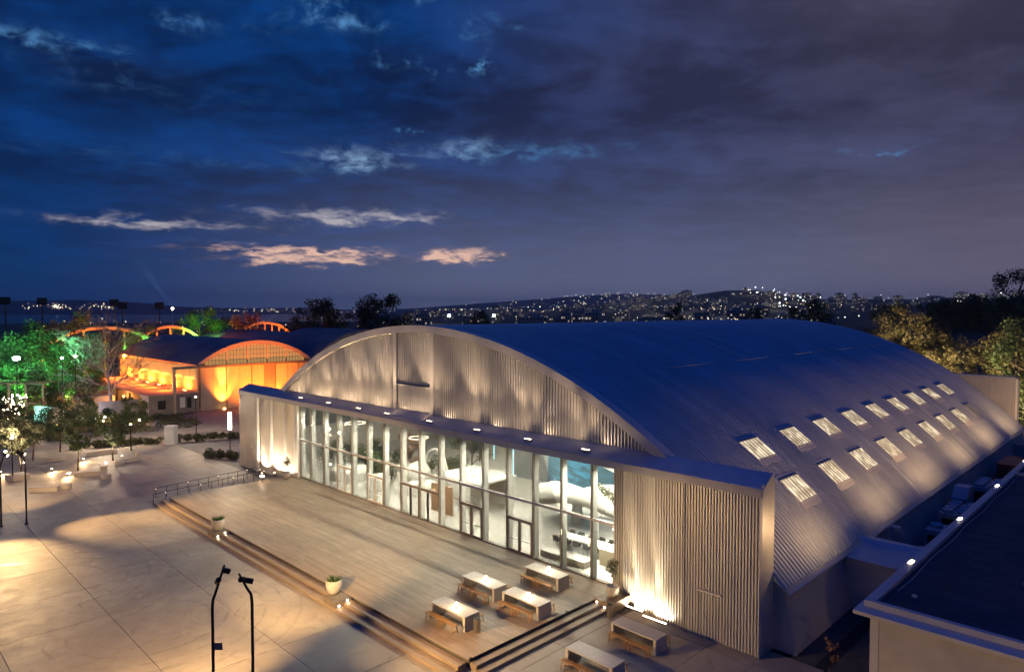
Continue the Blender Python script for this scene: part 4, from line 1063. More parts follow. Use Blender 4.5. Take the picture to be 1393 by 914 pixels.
def pot(loc, label, kind, s=1.0):
    t = thing('planter_pot', label, 'planter', loc)
    local(MB().lathe([(.20 * s, .002), (.34 * s, .18 * s), (.40 * s, .42 * s), (.39 * s, .70 * s), (.36 * s, .72 * s), (.34 * s, .64 * s), (.02, .63 * s)], n=24).build('pot', 'pot', None, smooth=True), t)
    rnd = random.Random(hash(label) % 999)
    rnd = random.Random(int(loc[0] * 7))
    b = MB(); 
    if kind == 'tuft':
        tn = []
        for i in range(150):
            a = rnd.uniform(0, 6.28); r = .32 * s * rnd.random() ** .5; h = rnd.uniform(.16, .34) * s; w_ = .022; lean = r * .5
            x, y = r * math.cos(a), r * math.sin(a); o = len(b.v); a2 = rnd.uniform(0, 6.28)
            b.v += [(x - w_ * math.cos(a2), y - w_ * math.sin(a2), .62 * s), (x + w_ * math.cos(a2), y + w_ * math.sin(a2), .62 * s), (x + lean * math.cos(a), y + lean * math.sin(a), .64 * s + h)]
            b.f.append((o, o + 1, o + 2)); tn.append(rnd.random())
        b.tone = tn; local(b.build('foliage', 'grassy', None, recalc=False), t)
    else:
        tk = MB(); tk.tube([(0, 0, .6 * s), (.02, .01, 1.0), (0, 0, 1.55)], [.03, .022, .015], 6); local(tk.build('stem', 'bark', None), t)
        leaf_cloud(b, [(rnd.uniform(-.2, .2), rnd.uniform(-.2, .2), 1.5 + rnd.uniform(-.2, .45), .26) for _ in range(12)], 800, .05, rnd); local(b.build('foliage', 'olive', None, recalc=False), t)
pot((-36.55, -11.30, .502), 'white pot of short green tufts on a step block by the ramp end', 'tuft', 1.15)
pot((-20.3, -11.20, DK + .003), 'white pot of short green tufts on the terrace edge above the lit step block', 'tuft', 1.15)
pot((-8.55, -.35, .562), 'white pot with small olive tree beside the corrugated wall', 'olive', .9)
pot((-47.6, -.25, DK + .002), 'white pot with small olive tree at the far end of the glazing', 'olive', .9)
fl_ = thing('flood_lamp', 'small low floodlight on a stake at the head of the ramp', 'light', (-47.9, -2.6, DK)); local(MB().tube([(0, 0, 0), (0, 0, .55)], .015, 5).build('stake', 'darkm', None), fl_); local(MB().cbox((0, 0), .34, .14, .55, .66, .4).build('head', 'bulb', None), fl_)
spot('flood_lamp', (-47.9, -2.6, 1.2), (-52, .2, 2), 40, 120, WARMW)

# ------------------------------------------------------------------ twin bent floodlight masts
head_me = MB().lathe([(.07, -.02), (.115, 0), (.115, .30), (.10, .31)], n=14)
def mast_pair(base, rz, label, heads, sign=True):
    t = thing('floodlight_mast', label, 'lamp mast', base, rz)
    for sx, topz, bend in ((-1, 6.30, 4.70), (1, 5.95, 4.95)):
        ft = MB(); ft.lathe([(.14, .003), (.14, .05), (.09, .12)], (sx * .82, 0), 12); local(ft.build('foot', 'darkm', None), t)
        p = MB(); x = sx * .82
        pts = [(x, 0, 0), (x, 0, bend - .25), (x * .985, 0, bend - .05), (x * .95, 0, bend + .15)] + [(x + (x * .36 - x) * f, 0, bend + (topz - bend) * f) for f in (.35, .7, 1.0)]
        pp = p.tube(pts, [.062, .062, .06, .058, .055, .05, .045], 10).build('pole', 'darkm', None, smooth=True); local(pp, t)
        if sign and sx < 0: local(MB().box(x + .05, -.02, 2.75, x + .40, .0, 3.05).build('control_box', 'steel', None), t)
    for (hx_, hy_, hz_, to, watts, ang) in heads:
        h = shared('flood_head', MB().lathe([(.07, -.02), (.115, 0), (.115, .30), (.10, .31)], n=14).mesh('flood_head'), 'darkm', t, (hx_, hy_, hz_))
        d = (Matrix.Rotation(-rz, 3, 'Z') @ (Vector(to) - Vector((base[0], base[1], hz_))))
        h.rotation_euler = d.to_track_quat('Z', 'Y').to_euler()
        lens = shared('lens', MB().lathe([(.085, .3105), (.08, .312)], n=14).mesh('lens'), 'bulb', h)
        wp = Matrix.Rotation(rz, 3, 'Z') @ Vector((hx_, hy_, hz_)) + Vector(base)
        dn = (Vector(to) - wp).normalized()
        spot('flood_head', wp + dn * .36, to, watts, ang, (1.0, .62, .26), .75, .10)
    return t
near_rz = math.atan2(-19.35 + 20.52, -12.84 + 14.0)
mast_pair((-13.42, -19.94, 0), near_rz, 'pair of tall dark bent floodlight poles standing on the open concrete', [
    (-.42, .12, 6.05, (-12.4, -7.4, 0), 4000, 48), (-.50, -.10, 5.72, (-22, -18.5, 0), 6000, 92), (.40, -.10, 5.72, (-28.5, -6.0, 0), 17000, 56), (.52, .12, 5.62, (-6.0, -4.0, 0), 9500, 60)])
mast_pair((-50.55, -21.5, 0), math.atan2(1.29, .51), 'pair of dark bent floodlight poles with glowing heads beside the planted strip', [
    (-.42, .12, 6.05, (-40.5, -24.5, 0), 11500, 62), (-.50, -.10, 5.72, (-44.0, -14.5, 0), 8500, 56), (.40, -.10, 5.72, (-63, -19, 0), 5200, 66), (.52, .12, 5.62, (-41.0, -6.0, 0), 9000, 44)], sign=False)

# ------------------------------------------------------------------ plaza edge: benches, lamps, young trees, planting
def seg_bench(loc, rz, L, label, h=.45, d=.6, back=True, m='block'):
    t = thing('concrete_bench', label, 'bench', loc, rz)
    local(MB().cbox((0, 0), L, d, .003, h, 0, .02).build('seat', 'render_wall', None), t)
    if back: local(MB().cbox((L / 2 - .25, 0), .5, d * .98, h + .002, h + .45, 0, .02).build('end_rest', 'render_wall', None), t)
seg_bench((-61.0, -17.5, 0), math.atan2(1.6, 1.25), 2.4, 'long pale concrete bench alone on the open plaza', back=False)
seg_bench((-64.9, -12.8, 0), math.atan2(2.2, .9), 2.8, 'dark concrete bench with a raised end beside a lit tree')
seg_bench((-69.3, -8.0, 0), math.atan2(2.0, -.3), 2.4, 'dark concrete bench with a raised end beyond the lit tree trunk')
seg_bench((-75.5, -13.7, 0), math.atan2(1.5, .2), 2.0, 'low curved concrete seat by a glowing strip of paving', back=False)
seg_bench((-75.8, -9.0, 0), math.atan2(2.5, .2), 3.0, 'low concrete seat along the clipped hedge', back=False)
for (x, y, lb) in ((-60.8, -15.8, 'small round concrete stool at the end of the long bench'), (-62.6, -12.0, 'small round concrete stool in front of the dark bench'), (-68.4, -9.2, 'small round concrete stool by the lit trunk')):
    tag(MB().lathe([(.42, .003), (.45, .10), (.45, .38), (.40, .42)], (x, y), 18).build('concrete_stool', 'render_wall'), lb, 'stool')
tag(MB().cbox((-68.2, -18.4), 1.5, 1.5, .003, .55, .3, .03).build('stone_plinth', 'render_wall'), 'square concrete plinth at the foot of the leafy lit tree', 'plinth')
def globe_lamp(loc, h, label, watts=120, tube=False):
    t = thing('street_lamp', label, 'street lamp', loc)
    local(MB().tube([(0, 0, 0), (0, 0, h - (2.0 if tube else .1))], [.07, .045], 8).build('pole', 'darkm', None), t)
    if tube: local(MB().lathe([(.16, h - 2.0), (.20, h - 1.95), (.20, h - .05), (.16, h)], n=14).build('lamp_tube', 'bulb_tall', None, smooth=True), t)
    else: local(MB().lathe([(.03, h - .10), (.10, h - .06), (.12, h), (.05, h + .03)], n=12).build('lamp_head', 'bulb', None, smooth=True), t)
    point('street_lamp', (loc[0], loc[1], h + .28), watts, WARMW, .12)
globe_lamp((-64.5, 1.3, 0), 5.0, 'street lamp with a tall glowing white tube beside the hall corner', 1700, True)
globe_lamp((-81.75, 3.86, 0), 5.1, 'slender street lamp with a small bright head in the far planting', 1900)
globe_lamp((-81.3, -7.3, 0), 3.6, 'short lamp standing in the hedge before the light path', 2400)
globe_lamp((-75.6, -6.0, 0), 3.2, 'thin lamp post at the hedge end beside the sign', 30)
globe_lamp((-67.5, -18.9, 0), 4.3, 'added lamp post to light the leafy tree at the plinth', 1300)  # made-up post, stands in for the mast heads that light this tree
# young trees with uplights
def uplit(loc, seed, h, cr, label, leafm='olive', watts=130, nleaf=2400):
    o = make_tree('young_tree', label, 'tree', loc, seed, h, cr, .075, leafm, 14, nleaf, .11, .36, 5)
    if watts:
        spot('tree_uplight', (loc[0] + .7, loc[1] - .9, .15), (loc[0], loc[1], h * .6), watts * 14, 64, WARMW, .8, .05)
        u = MB().lathe([(.09, .003), (.09, .06)], (loc[0] + .7, loc[1] - .9), 10).build('tree_uplight', 'bulb'); tag(u, 'small ground uplight by the ' + label.split(' tree')[0] + ' tree', 'light')
    return o
uplit((-69.6, -17.9, 0), 31, 6.3, 1.9, 'leafy young tree brightly lit beside the plinth', 'olive', 300, 3800)
uplit((-68.3, -13.2, 0), 32, 6.2, 1.5, 'slim young tree with a lit stem at the dark bench', 'leaf', 90)
uplit((-71.2, -9.1, 0), 33, 5.4, 1.7, 'young tree with a glowing white trunk beyond the bench', 'leaf', 150)
uplit((-77.5, -15.5, 0), 34, 6.0, 2.4, 'spreading young tree behind the lit paving strip', 'leaf', 40)
uplit((-80.8, -12.2, 0), 35, 5.6, 2.0, 'dark young tree between the hedge and the path', 'leaf', 0)
uplit((-89.5, -7.5, 0), 36, 5.0, 1.9, 'bushy dark young tree on the lawn past the light path', 'leaf', 0)
uplit((-91.0, -1.0, 0), 37, 4.4, 1.8, 'rounded dark young tree near the concrete shed', 'leaf', 0)
uplit((-84.0, -19.0, 0), 38, 6.2, 2.6, 'wide dark young tree at the near edge of the lawn', 'leaf', 0)
# low bollards made up to throw the streaks of light on the paving
for (x, y, lb) in ((-73.0, -11.6, 'added low bollard flooding a strip of paving by the hedge'), (-69.8, -15.2, 'added low bollard between the lit trees'), (-66.2, -14.6, 'added low bollard beside the dark bench'), (-72.0, -19.2, 'added low bollard beside the plinth'), (-71.9, -8.0, 'added low bollard at the glowing trunk')):
    t = thing('added_bollard', lb, 'light', (x, y, 0))
    local(MB().lathe([(.05, 0), (.05, .26)], n=10).build('stem', 'darkm', None), t); local(MB().lathe([(.055, .26), (.055, .31)], n=10).build('lamp', 'bulb', None), t)
    spot('added_bollard', (x, y, .50), (x + 1.6, y + .4, 0), 420, 130, WARM, .7, .05)
# hedges, beds
def hedge(poly, h, n, label, name='hedge', m='hedge', size=.09, seed=1):
    rnd = random.Random(seed); b = MB(); cl = []
    for (a, c) in zip(poly, poly[1:]):
        L = math.dist(a[:2], c[:2]); kx = max(2, int(L / .28))
        for i in range(kx):
            f = i / kx; cl.append((a[0] + (c[0] - a[0]) * f + rnd.uniform(-.35, .35), a[1] + (c[1] - a[1]) * f + rnd.uniform(-.35, .35), h * rnd.uniform(.25, .75), h * rnd.uniform(.38, .62)))
    leaf_cloud(b, cl, n, size, rnd); o = b.build(name, m, None, recalc=False)
    return tag(o, label, 'hedge')
hedge([(-81.5, -11.2), (-79.8, -6.5), (-78.6, -2.6)], .9, 6500, 'low clipped hedge between the benches and the light path', seed=2)
hedge([(-77.4, -.2), (-75.9, 3.0), (-74.4, 6.6)], .9, 5200, 'low hedge between the white pillar and the hall corner', seed=3)
hedge([(-65.0, -.9), (-63.0, .2), (-60.9, .9)], .9, 3600, 'small hedge clump at the foot of the glowing tube lamp', seed=4)
hedge([(-78.4, -3.6), (-77.9, -1.4)], .8, 800, 'short dark hedge stub beside the white pillar', seed=5)
bed = structure(MB().add([(-125, -60, -.014), (-86, -60, -.014), (-90.5, -17, -.014), (-95.0, -4, -.014), (-97.5, 3, -.014), (-102, 11.2, -.014), (-125, 11.2, -.014)], [tuple(range(7))]).build('planting_bed', 'soil'))
rnd = random.Random(77)
gcv = MB(); leaf_cloud(gcv, [(rnd.uniform(-118, -88), rnd.uniform(-34, 8), .15, rnd.uniform(.35, .9)) for _ in range(820)], 30000, .17, rnd, .7)
gcv.v = [v for v in gcv.v]
o = gcv.build('undergrowth', 'hedge', None, recalc=False); o['kind'] = 'stuff'; o['label'] = 'low dark ground cover on the planting bed'
for i in range(16):
    x, y = rnd.uniform(-108, -90), rnd.uniform(-26, 4)
    if x > -88 - (y + 17) * .5: x -= 6
    b = MB(); rr = random.Random(i + 200); hh = rr.uniform(.9, 2.0)
    leaf_cloud(b, [(x + rr.uniform(-.8, .8), y + rr.uniform(-.8, .8), rr.uniform(.3, hh), rr.uniform(.4, .75)) for _ in range(9)], 620, .15, rr)
    tag(b.build('shrub', 'leaf', None, recalc=False), 'dark rounded shrub on the planting bed before the orange hangar', 'shrub', 'shrubs on the planting bed')
for (x, y, wt) in ((-97, -9, 90), (-99, -3, 110), (-93.5, -12, 70), (-101, -14, 90), (-96, 1, 60), (-104, -20, 80)):
    t = thing('garden_spike_light', 'small warm spike light among the bed shrubs', 'light', (x, y, 0), 0, 'spike lights in the planting bed')
    local(MB().tube([(0, 0, 0), (0, 0, .5)], .02, 5).build('spike', 'darkm', None), t); local(MB().lathe([(.05, .5), (.09, .6), (.09, .66)], n=8).build('lamp', 'bulb', None), t)
    point('garden_spike_light', (x, y, .95), wt * 5, WARM, .06)
# white pillar, sign, drinking box
tag(MB().cbox((-76.6, -1.1), 1.25, .9, .003, 2.35, .75, .01).build('white_pillar', 'white'), 'plain white box pillar at the hedge end', 'pillar')
sg = thing('information_sign', 'small dark square information sign on a white foot', 'sign', (-80.4, -5.6, 0), R(140))
local(MB().cbox((0, 0), .80, .12, .003, .7).build('foot', 'white', None), sg); local(MB().cbox((0, 0), .82, .14, .702, 1.75).build('panel', 'bronze', None), sg); local(MB().cbox((.08, -.075), .36, .008, 1.1, 1.5).build('mark', 'white', None), sg); local(MB().cbox((.08, .075), .36, .008, 1.1, 1.5).build('mark', 'white', None), sg)

# ------------------------------------------------------------------ the orange-lit hangar and its neighbours (axis along X)
def vault(name, label, xg, xe, y0, y1, eave, apex, lit=True):
    t = thing(name, label, 'hangar', (xg, (y0 + y1) / 2, 0))
    yc = (y0 + y1) / 2; hw = (y1 - y0) / 2; sg_ = apex - eave; rad = (hw * hw + sg_ * sg_) / 2 / sg_; zc = apex - rad
    za = lambda y: zc + math.sqrt(max(0, rad * rad - (y - yc) ** 2))
    b = MB(); ns = 28
    for x in (xg + .35, xe):
        for i in range(ns + 1): y = y0 - .3 + (y1 - y0 + .6) * i / ns; b.v.append((x, y, za(y) + .12))
    for i in range(ns): b.f.append((i, i + 1, ns + 2 + i, ns + 1 + i))
    b.build('roof', 'hangar_roof', t)
    # arch rim
    rm = MB()
    for i in range(ns + 1):
        y = y0 + (y1 - y0) * i / ns
        rm.v += [(xg + .4, y, za(y) + .10), (xg + .4, y, za(y) - .62), (xg + .05, y, za(y) - .62), (xg + .05, y, za(y) + .10)]
    for i in range(ns):
        a, c = 4 * i, 4 * i + 4; rm.f += [(a, c, c + 1, a + 1), (a + 1, c + 1, c + 2, a + 2), (a + 3, a, c, c + 3)]
    rm.build('arch_rim', 'hangarrim', t)
    # side wall and rear wall
    for yy in (y0, y1): MB().box(xe, yy - .1, 0, xg, yy + .1, eave).build('side_wall', 'hangarwall', t)
    rw_ = MB()
    for i in range(ns + 1): y = y0 + (y1 - y0) * i / ns; rw_.v += [(xe, y, 0), (xe, y, za(y))]
    for i in range(ns): rw_.f.append((2 * i, 2 * i + 2, 2 * i + 3, 2 * i + 1))
    rw_.build('rear_wall', 'hangarwall', t)
    return t, za
M['hangar_roof'] = mat('hangar_roof', (.13, .125, .14), .6, var=.25, vscale=.25)
HX = -103.2
hA, zaA = vault('orange_hangar', 'vaulted hangar glowing orange with tall folding door panels and arched window', HX, -146, 12.2, 32.6, 7.9, 11.5)
MB().box(HX - .1, 8.1, 7.25, HX + .75, 33.0, 7.62).build('door_beam', 'bronze', hA)
MB().box(HX - .05, 8.15, 0, HX + .35, 8.55, 7.25).build('post', 'hangarrim', hA)
pw = 20.0 / 9
for i in range(9):
    ya = 12.5 + pw * i
    MB().box(HX - .06 - (.14 if i % 2 else 0), ya + .03, .02, HX + .06 - (.14 if i % 2 else 0), ya + pw - .03, 7.25).build('door_panel', 'hangarwall' if i != 5 else 'bronze', hA)
    MB().box(HX + .062 - (.14 if i % 2 else 0), ya + .01, .03, HX + .10 - (.14 if i % 2 else 0), ya + .06, 7.2).build('panel_joint', 'bronze', hA)
# arched window over the beam: five lights with bars, lit inside
lun = mat('arched_window_glass', (.12, .10, .07), .15, emit=(1, .52, .17), estr=.45)
for i in range(5):
    ya, yb = 13.4 + 3.64 * i, 13.4 + 3.64 * (i + 1) - .18; g_ = MB(); n_ = 8
    for j in range(n_ + 1):
        y = ya + (yb - ya) * j / n_; g_.v += [(HX - .05, y, 7.63), (HX - .05, y, max(7.66, zaA(y) - .6))]
    for j in range(n_): g_.f.append((2 * j, 2 * j + 2, 2 * j + 3, 2 * j + 1))
    wn = g_.build('arched_window', lun, hA)
    bb = MB()
    for j in range(1, 6):
        y = ya + (yb - ya) * j / 6; top = zaA(y) - .6
        if top > 7.9: bb.box(HX - .04, y - .03, 7.64, HX + .01, y + .03, top)
    for zz in (8.4, 9.2, 10.0):
        ys_ = [ya + (yb - ya) * q / 20 for q in range(21) if zaA(ya + (yb - ya) * q / 20) - .6 > zz]
        if len(ys_) > 1: bb.box(HX - .04, ys_[0], zz - .03, HX + .012, ys_[-1], zz + .03)
    if bb.v: bb.build('glazing_bars', 'bronze', wn)
    if i: MB().box(HX - .1, ya - .18, 7.63, HX + .12, ya, zaA(ya) - .6).build('window_post', 'hangarrim', hA)
# clerestory bars along the side wall, and the flat-roofed shed in front
for i in range(14):
    xa = -144 + 2.9 * i
    MB().box(xa, 12.02, 5.3, xa + 2.6, 12.09, 7.3).build('clerestory_window', lun, hA)
M['shedwall'] = mat('shed_wall', (.24, .21, .19), .85, var=.15, vscale=.7)
shed = thing('concrete_shed', 'low flat-roofed concrete shed along the side of the orange hangar', 'shed', (-118, 8, 0))
MB().box(-143, 4.4, 3.02, -103.05, 12.05, 3.22).build('roof', mat('shed_roof', (.34, .27, .24), .9, var=.2, vscale=.5), shed)
for (xa, xb) in ((-143, -121.5), (-119.6, -114), (-112.2, -103.1)): MB().box(xa, 4.5, 0, xb, 4.75, 3.02).build('wall', 'shedwall', shed)
MB().box(-103.35, 4.75, 0, -103.1, 12.1, 3.02).build('wall', 'shedwall', shed)
MB().box(-103.09, 5.8, .9, -103.05, 7.0, 2.3).build('window', 'darkm', shed); MB().box(-103.09, 9.2, .9, -103.05, 10.0, 2.6).build('notice_panel', 'white', shed); MB().box(-103.09, 10.3, .8, -103.05, 11.0, 2.5).build('window', 'darkm', shed)
for x in (-136, -128, -120, -112): MB().cbox((x, 10.6), .9, .6, 3.22, 3.9).build('roof_vent', 'unit', shed)
hut = thing('small_hut', 'small orange-lit hut with an open doorway beside the bare tree', 'hut', (-117, -2, 0))
MB().box(-121, -3.2, 0, -117.8, -2.9, 2.7).build('wall', 'hangarwall', hut); MB().box(-116.6, -3.2, 0, -113.8, -2.9, 2.7).build('wall', 'hangarwall', hut); MB().box(-113.9, -2.9, 0, -113.6, 2.4, 2.7).build('wall', 'hangarwall', hut); MB().box(-121.4, -3.6, 2.7, -113.2, 2.6, 2.9).build('roof', 'hangar_roof', hut)
scw = MB().box(-107.2, -1.6, 0, -107.0, 4.1, 2.5).build('screen_wall', 'shedwall'); tag(scw, 'plain grey screen wall before the concrete shed', 'wall')
hB, _ = vault('far_hangar', 'dark blue vaulted hangar roof behind the orange hangar', -126, -172, 34.5, 58, 7.5, 11.7)
hC, _ = vault('twin_hangar', 'dark vaulted hangar next to the orange one, half hidden by the hall', -102.5, -124, 33.4, 55.5, 8.0, 13.0)
# orange light on the hangar
for (y, wt) in ((16.2, 15000), (21.0, 5000), (25.6, 8000), (29.6, 7000)):
    t = tag(MB().cbox((HX + .75, y), .3, .3, .003, .25).build('door_uplight', 'orangeb'), 'orange uplight on the ground before the folding hangar doors', 'light', 'uplights before the hangar doors')
    spot('door_uplight', (HX + .9, y, .4), (HX, y, 6.5), wt, 80, (1, .235, .022), .8, .15)
spot('door_uplight', (HX + 1.0, 16.2, .4), (HX + .1, 16.2, 9.0), 30000, 26, (1, .40, .07), .8, .15)
spot('arch_fill', (HX + 7, 22, .6), (HX, 22, 7), 20000, 110, (1, .20, .016), .8, .15)  # added fill spot with no fixture, evens out doors and arch
for i in range(6):
    x = -107.5 - 6.3 * i
    t = tag(MB().cbox((x, 11.5), 1.2, .12, 3.23, 3.31).build('strip_light', 'orangeb'), 'orange strip light lying on the shed roof under the hangar wall', 'light', 'strip lights on the shed roof')
    area('strip_light', (x, 11.3, 3.5), (x, 12.2, 5.8), 1000, 2.4, .1, ORNG, 170)
    point('roof_spill', (x - 2, 9.0, 4.4), 1100, ORNG, .2)
point('hut_lamp', (-117.2, -1.8, 2.2), 1800, (1, .34, .05), .2); point('hut_lamp', (-113.0, 3.5, 1.6), 1500, (1, .33, .05), .2); point('hut_lamp', (-122.5, -3.8, 2.4), 1300, (1, .34, .05), .2)
for (x, y) in ((-122, -4.3), (-112.9, 3.6), (-118.6, -3.5)):
    tag(MB().lathe([(.05, 2.2), (.18, 2.3), (.18, 2.5), (.05, 2.6)], (x, y), 10).build('wall_lantern', 'orangeb'), 'orange lantern on the small hut and shed fronts', 'lamp', 'orange lanterns on the hut and shed')
point('hut_front', (-110, -5.5, 2.5), 420, (1, .36, .06), .3)
# further arch frames lit orange
def arch_frame(cx, cy_, ang, w_, z0, z1, label, posts=6):
    t = thing('arch_frame', label, 'frame', (cx, cy_, 0), ang)
    hw = w_ / 2; sg_ = z1 - z0; rad = (hw * hw + sg_ * sg_) / 2 / sg_; zf = lambda u: z1 - rad + math.sqrt(rad * rad - u * u)
    b = MB(); pts = [(hw * (2 * i / 24 - 1), 0, zf(hw * (2 * i / 24 - 1))) for i in range(25)]
    b.tube(pts, .38, 6); local(b.build('rib', 'hangarrim', None), t)
    for i in range(posts):
        u = hw * (2 * (i + .5) / posts - 1); pb = MB(); pb.cbox((u, 0), .4, .4, 0, zf(u)); local(pb.build('post', 'hangarrim', None), t)
    return t
arch_frame(-150.5, 10.5, R(90 - 12), 26, 7.0, 13.2, 'large orange-lit arch frame seen through the trees', 7)
arch_frame(-166, 29, R(80), 15, 8.5, 12.9, 'short orange-lit arch frame behind the green tree', 5)
arch_frame(-166, 53.5, R(80), 17, 8.8, 13.6, 'orange-lit arch frame with close uprights beyond the dark roofs', 9)
for (x, y, z) in ((-143, 3, 7), (-143, 12, 7.5), (-144, 18, 5), (-158, 28, 9.5), (-157, 51, 9.8), (-157, 57, 9.8)):
    point('frame_light', (x, y, z), 9000, ORNG, .3)

# ------------------------------------------------------------------ trees of the park on the left
def ptree(px, r, toprow, cr, seed, label, leafm='leaf', group=None, nleaf=4200, ls=.22, crown0=.22, base=None, name='park_tree'):
    p = pxr(px, r); p.z = terr(p.x, p.y)
    h = max(3.0, hgt(toprow, px, r) - p.z)
    return make_tree(name, label, 'tree', p, seed, h, cr, max(.12, h * .022), leafm, 34, nleaf, ls, crown0, 7, group)
ptree(4, 150, 462, 5.0, 41, 'pale green lit tree behind the brightest lamp', 'olive', nleaf=5200)
ptree(40, 146, 456, 5.2, 42, 'dense green lit tree rising behind the pergola', 'leaf', nleaf=5200)
ptree(72, 158, 431, 6.0, 43, 'tallest green lit tree of the park clump', 'leaf', nleaf=6000)
ptree(96, 140, 462, 4.6, 44, 'mid height green tree with twin lamps below', 'leaf', nleaf=4800)
ptree(122, 150, 458, 4.4, 45, 'thin-leaved green tree before the large arch frame', 'olive', nleaf=2600)
ptree(62, 132, 498, 3.4, 46, 'small bright green tree by the turquoise glow', 'leaf', nleaf=3600)
ptree(104, 130, 515, 3.0, 47, 'low green tree beside the orange hut', 'olive', nleaf=2800)
ptree(20, 138, 500, 3.4, 49, 'low green tree beside the pergola roof', 'leaf', nleaf=3000)
ptree(188, 178, 446, 4.2, 48, 'round bright green tree behind the hangar roof', 'leaf', nleaf=3800)
ptree(272, 200, 424, 6.5, 51, 'tall green lit tree with open crown beyond the hangar', 'leaf', nleaf=5600)
ptree(296, 205, 432, 5.0, 52, 'second green lit tree beyond the hangar, half in shade', 'leaf', nleaf=4200)
ptree(334, 190, 428, 4.6, 53, 'rust brown lit tree beside the far arch frame', 'dry', nleaf=4200)
ptree(428, 165, 407, 5.6, 54, 'broad dark tree behind the hall crest', 'leaf', nleaf=6500, ls=.26)
ptree(455, 175, 424, 4.4, 55, 'low dark tree between the two broad ones', 'leaf', nleaf=3600)
ptree(510, 160, 404, 5.8, 56, 'broad dark umbrella-shaped tree right behind the hall crest'.replace('right ', 'just '), 'leaf', nleaf=7000, ls=.26, crown0=.4)
ptree(545, 170, 428, 4.4, 57, 'low dark tree at the foot of the umbrella-shaped tree', 'leaf', nleaf=3400)
make_tree('bare_tree', 'large bare tree with pale branches beside the orange hut', 'tree', (-108.5, .4, 0), 60, 12.5, 6.6, .26, None, nlimb=17, crown0=.30, bark='barebark', bare=True)
point('bare_tree_light', (-105.5, -4.5, 1.2), 1700, (.95, .85, 1.0), .2)
# green floods in the park
for (px, r, z, wt, c_, sz) in ((13, 128, 9.6, 5200, (.16, 1.0, .36), .6), (82, 124, 9.8, 1500, (.14, 1.0, .34), .3), (97, 124, 10.0, 600, (.20, 1.0, .40), .3), (55, 134, 3.0, 1800, GREEN, .3), (75, 142, 3.0, 2600, GREEN, .3), (30, 136, 3.0, 1500, GREEN, .3), (90, 130, 3.0, 500, GREEN, .3), (47, 120, 2.0, 500, (.25, 1, .9), .2), (186, 168, 8.0, 1100, GREEN, .3), (280, 186, 9.5, 3000, GREEN, .3), (420, 153, 9.0, 1500, (.7, 1, .35), .3), (336, 180, 9.5, 900, ORNG, .3), (512, 148, 10, 1300, (1, .72, .42), .3)):
    p = pxr(px, r); q2 = pxr(px, r + 20); spot('park_flood', (p.x, p.y, z), (q2.x, q2.y, z + 4), wt * 6.5, 112, c_, .6, sz)
for (px, r, z, mname, s, lb) in ((21, 128, 9.4, 'greenb', .55, 'blazing white-green floodlight on a mast in the park trees'), (83, 124, 9.6, 'cool', .22, 'small cool floodlight on a mast before the tall green tree'), (101, 124, 9.8, 'cool', .22, 'small cool floodlight on a mast near the bare tree')):
    p = pxr(px, r); t = thing('park_floodlight', lb, 'light', (p.x, p.y, 0), R(45))
    local(MB().tube([(0, 0, 0), (0, 0, z - .1)], [.09, .06], 8).build('mast', 'darkm', None), t)
    local(MB().lathe([(s * .2, z - .1), (s * .75, z), (s * .9, z + s * .4), (s * .5, z + s * .8)], n=14).build('lamp_head', mname, None, smooth=True), t)
# festoon-lit pergola terrace at the far left
M['pergwood'] = mat('pergola_wood', (.10, .07, .045), .8)
pgl = thing('park_pergola', 'timber pergola terrace strung with fairy lights under the green trees', 'pergola', tuple(pxr(12, 130)))
c0 = pxr(12, 130); ux = Vector((.69, .72, 0))
for i in range(5):
    for j in (0, 1):
        p = c0 + ux * (i * 2.6 - 5.5) + Vector((-.72, .69, 0)) * (j * 4.0)
        MB().cbox((p.x, p.y), .22, .22, 0, 5.6, R(45)).build('post', 'pergwood', pgl)
for j in (0, 1):
    for z in (2.6, 5.6):
        a = c0 + ux * -6.2 + Vector((-.72, .69, 0)) * (j * 4.0); b_ = c0 + ux * 5.4 + Vector((-.72, .69, 0)) * (j * 4.0)
        MB().tube([(a.x, a.y, z), (b_.x, b_.y, z)], .12, 6).build('beam', 'pergwood', pgl)
for i in range(12):
    a = c0 + ux * (-6 + i * 1.0); MB().tube([(a.x, a.y, 5.75), (a.x - .72 * 4, a.y + .69 * 4, 5.75)], .07, 5).build('rafter', 'pergwood', pgl)
fs = MB()
rr = random.Random(3)
for s_ in range(5):
    a = c0 + ux * rr.uniform(-6, 3) + Vector((.8, -.8, 0)) * rr.uniform(0, 3)
    for i in range(26):
        p = a + Vector((rr.gauss(0, .7), rr.gauss(0, .7), 0)); z = rr.uniform(.6, 4.2); fs.cbox((p.x, p.y), .09, .09, z, z + .09)
o = fs.build('fairy_lights', 'bulb', None); o['kind'] = 'stuff'; o['label'] = 'tiny warm fairy lights in the shrubs by the pergola'
point('pergola_lamp', tuple(c0 + Vector((2, -2, 3))), 260, (1, .75, .4), .3)
kio = pxr(62, 122); t = tag(MB().cbox((kio.x, kio.y), 6.0, .4, 0, 2.6, R(20)).build('boundary_wall', 'render_wall'), 'grey boundary wall beside the turquoise glow', 'wall')
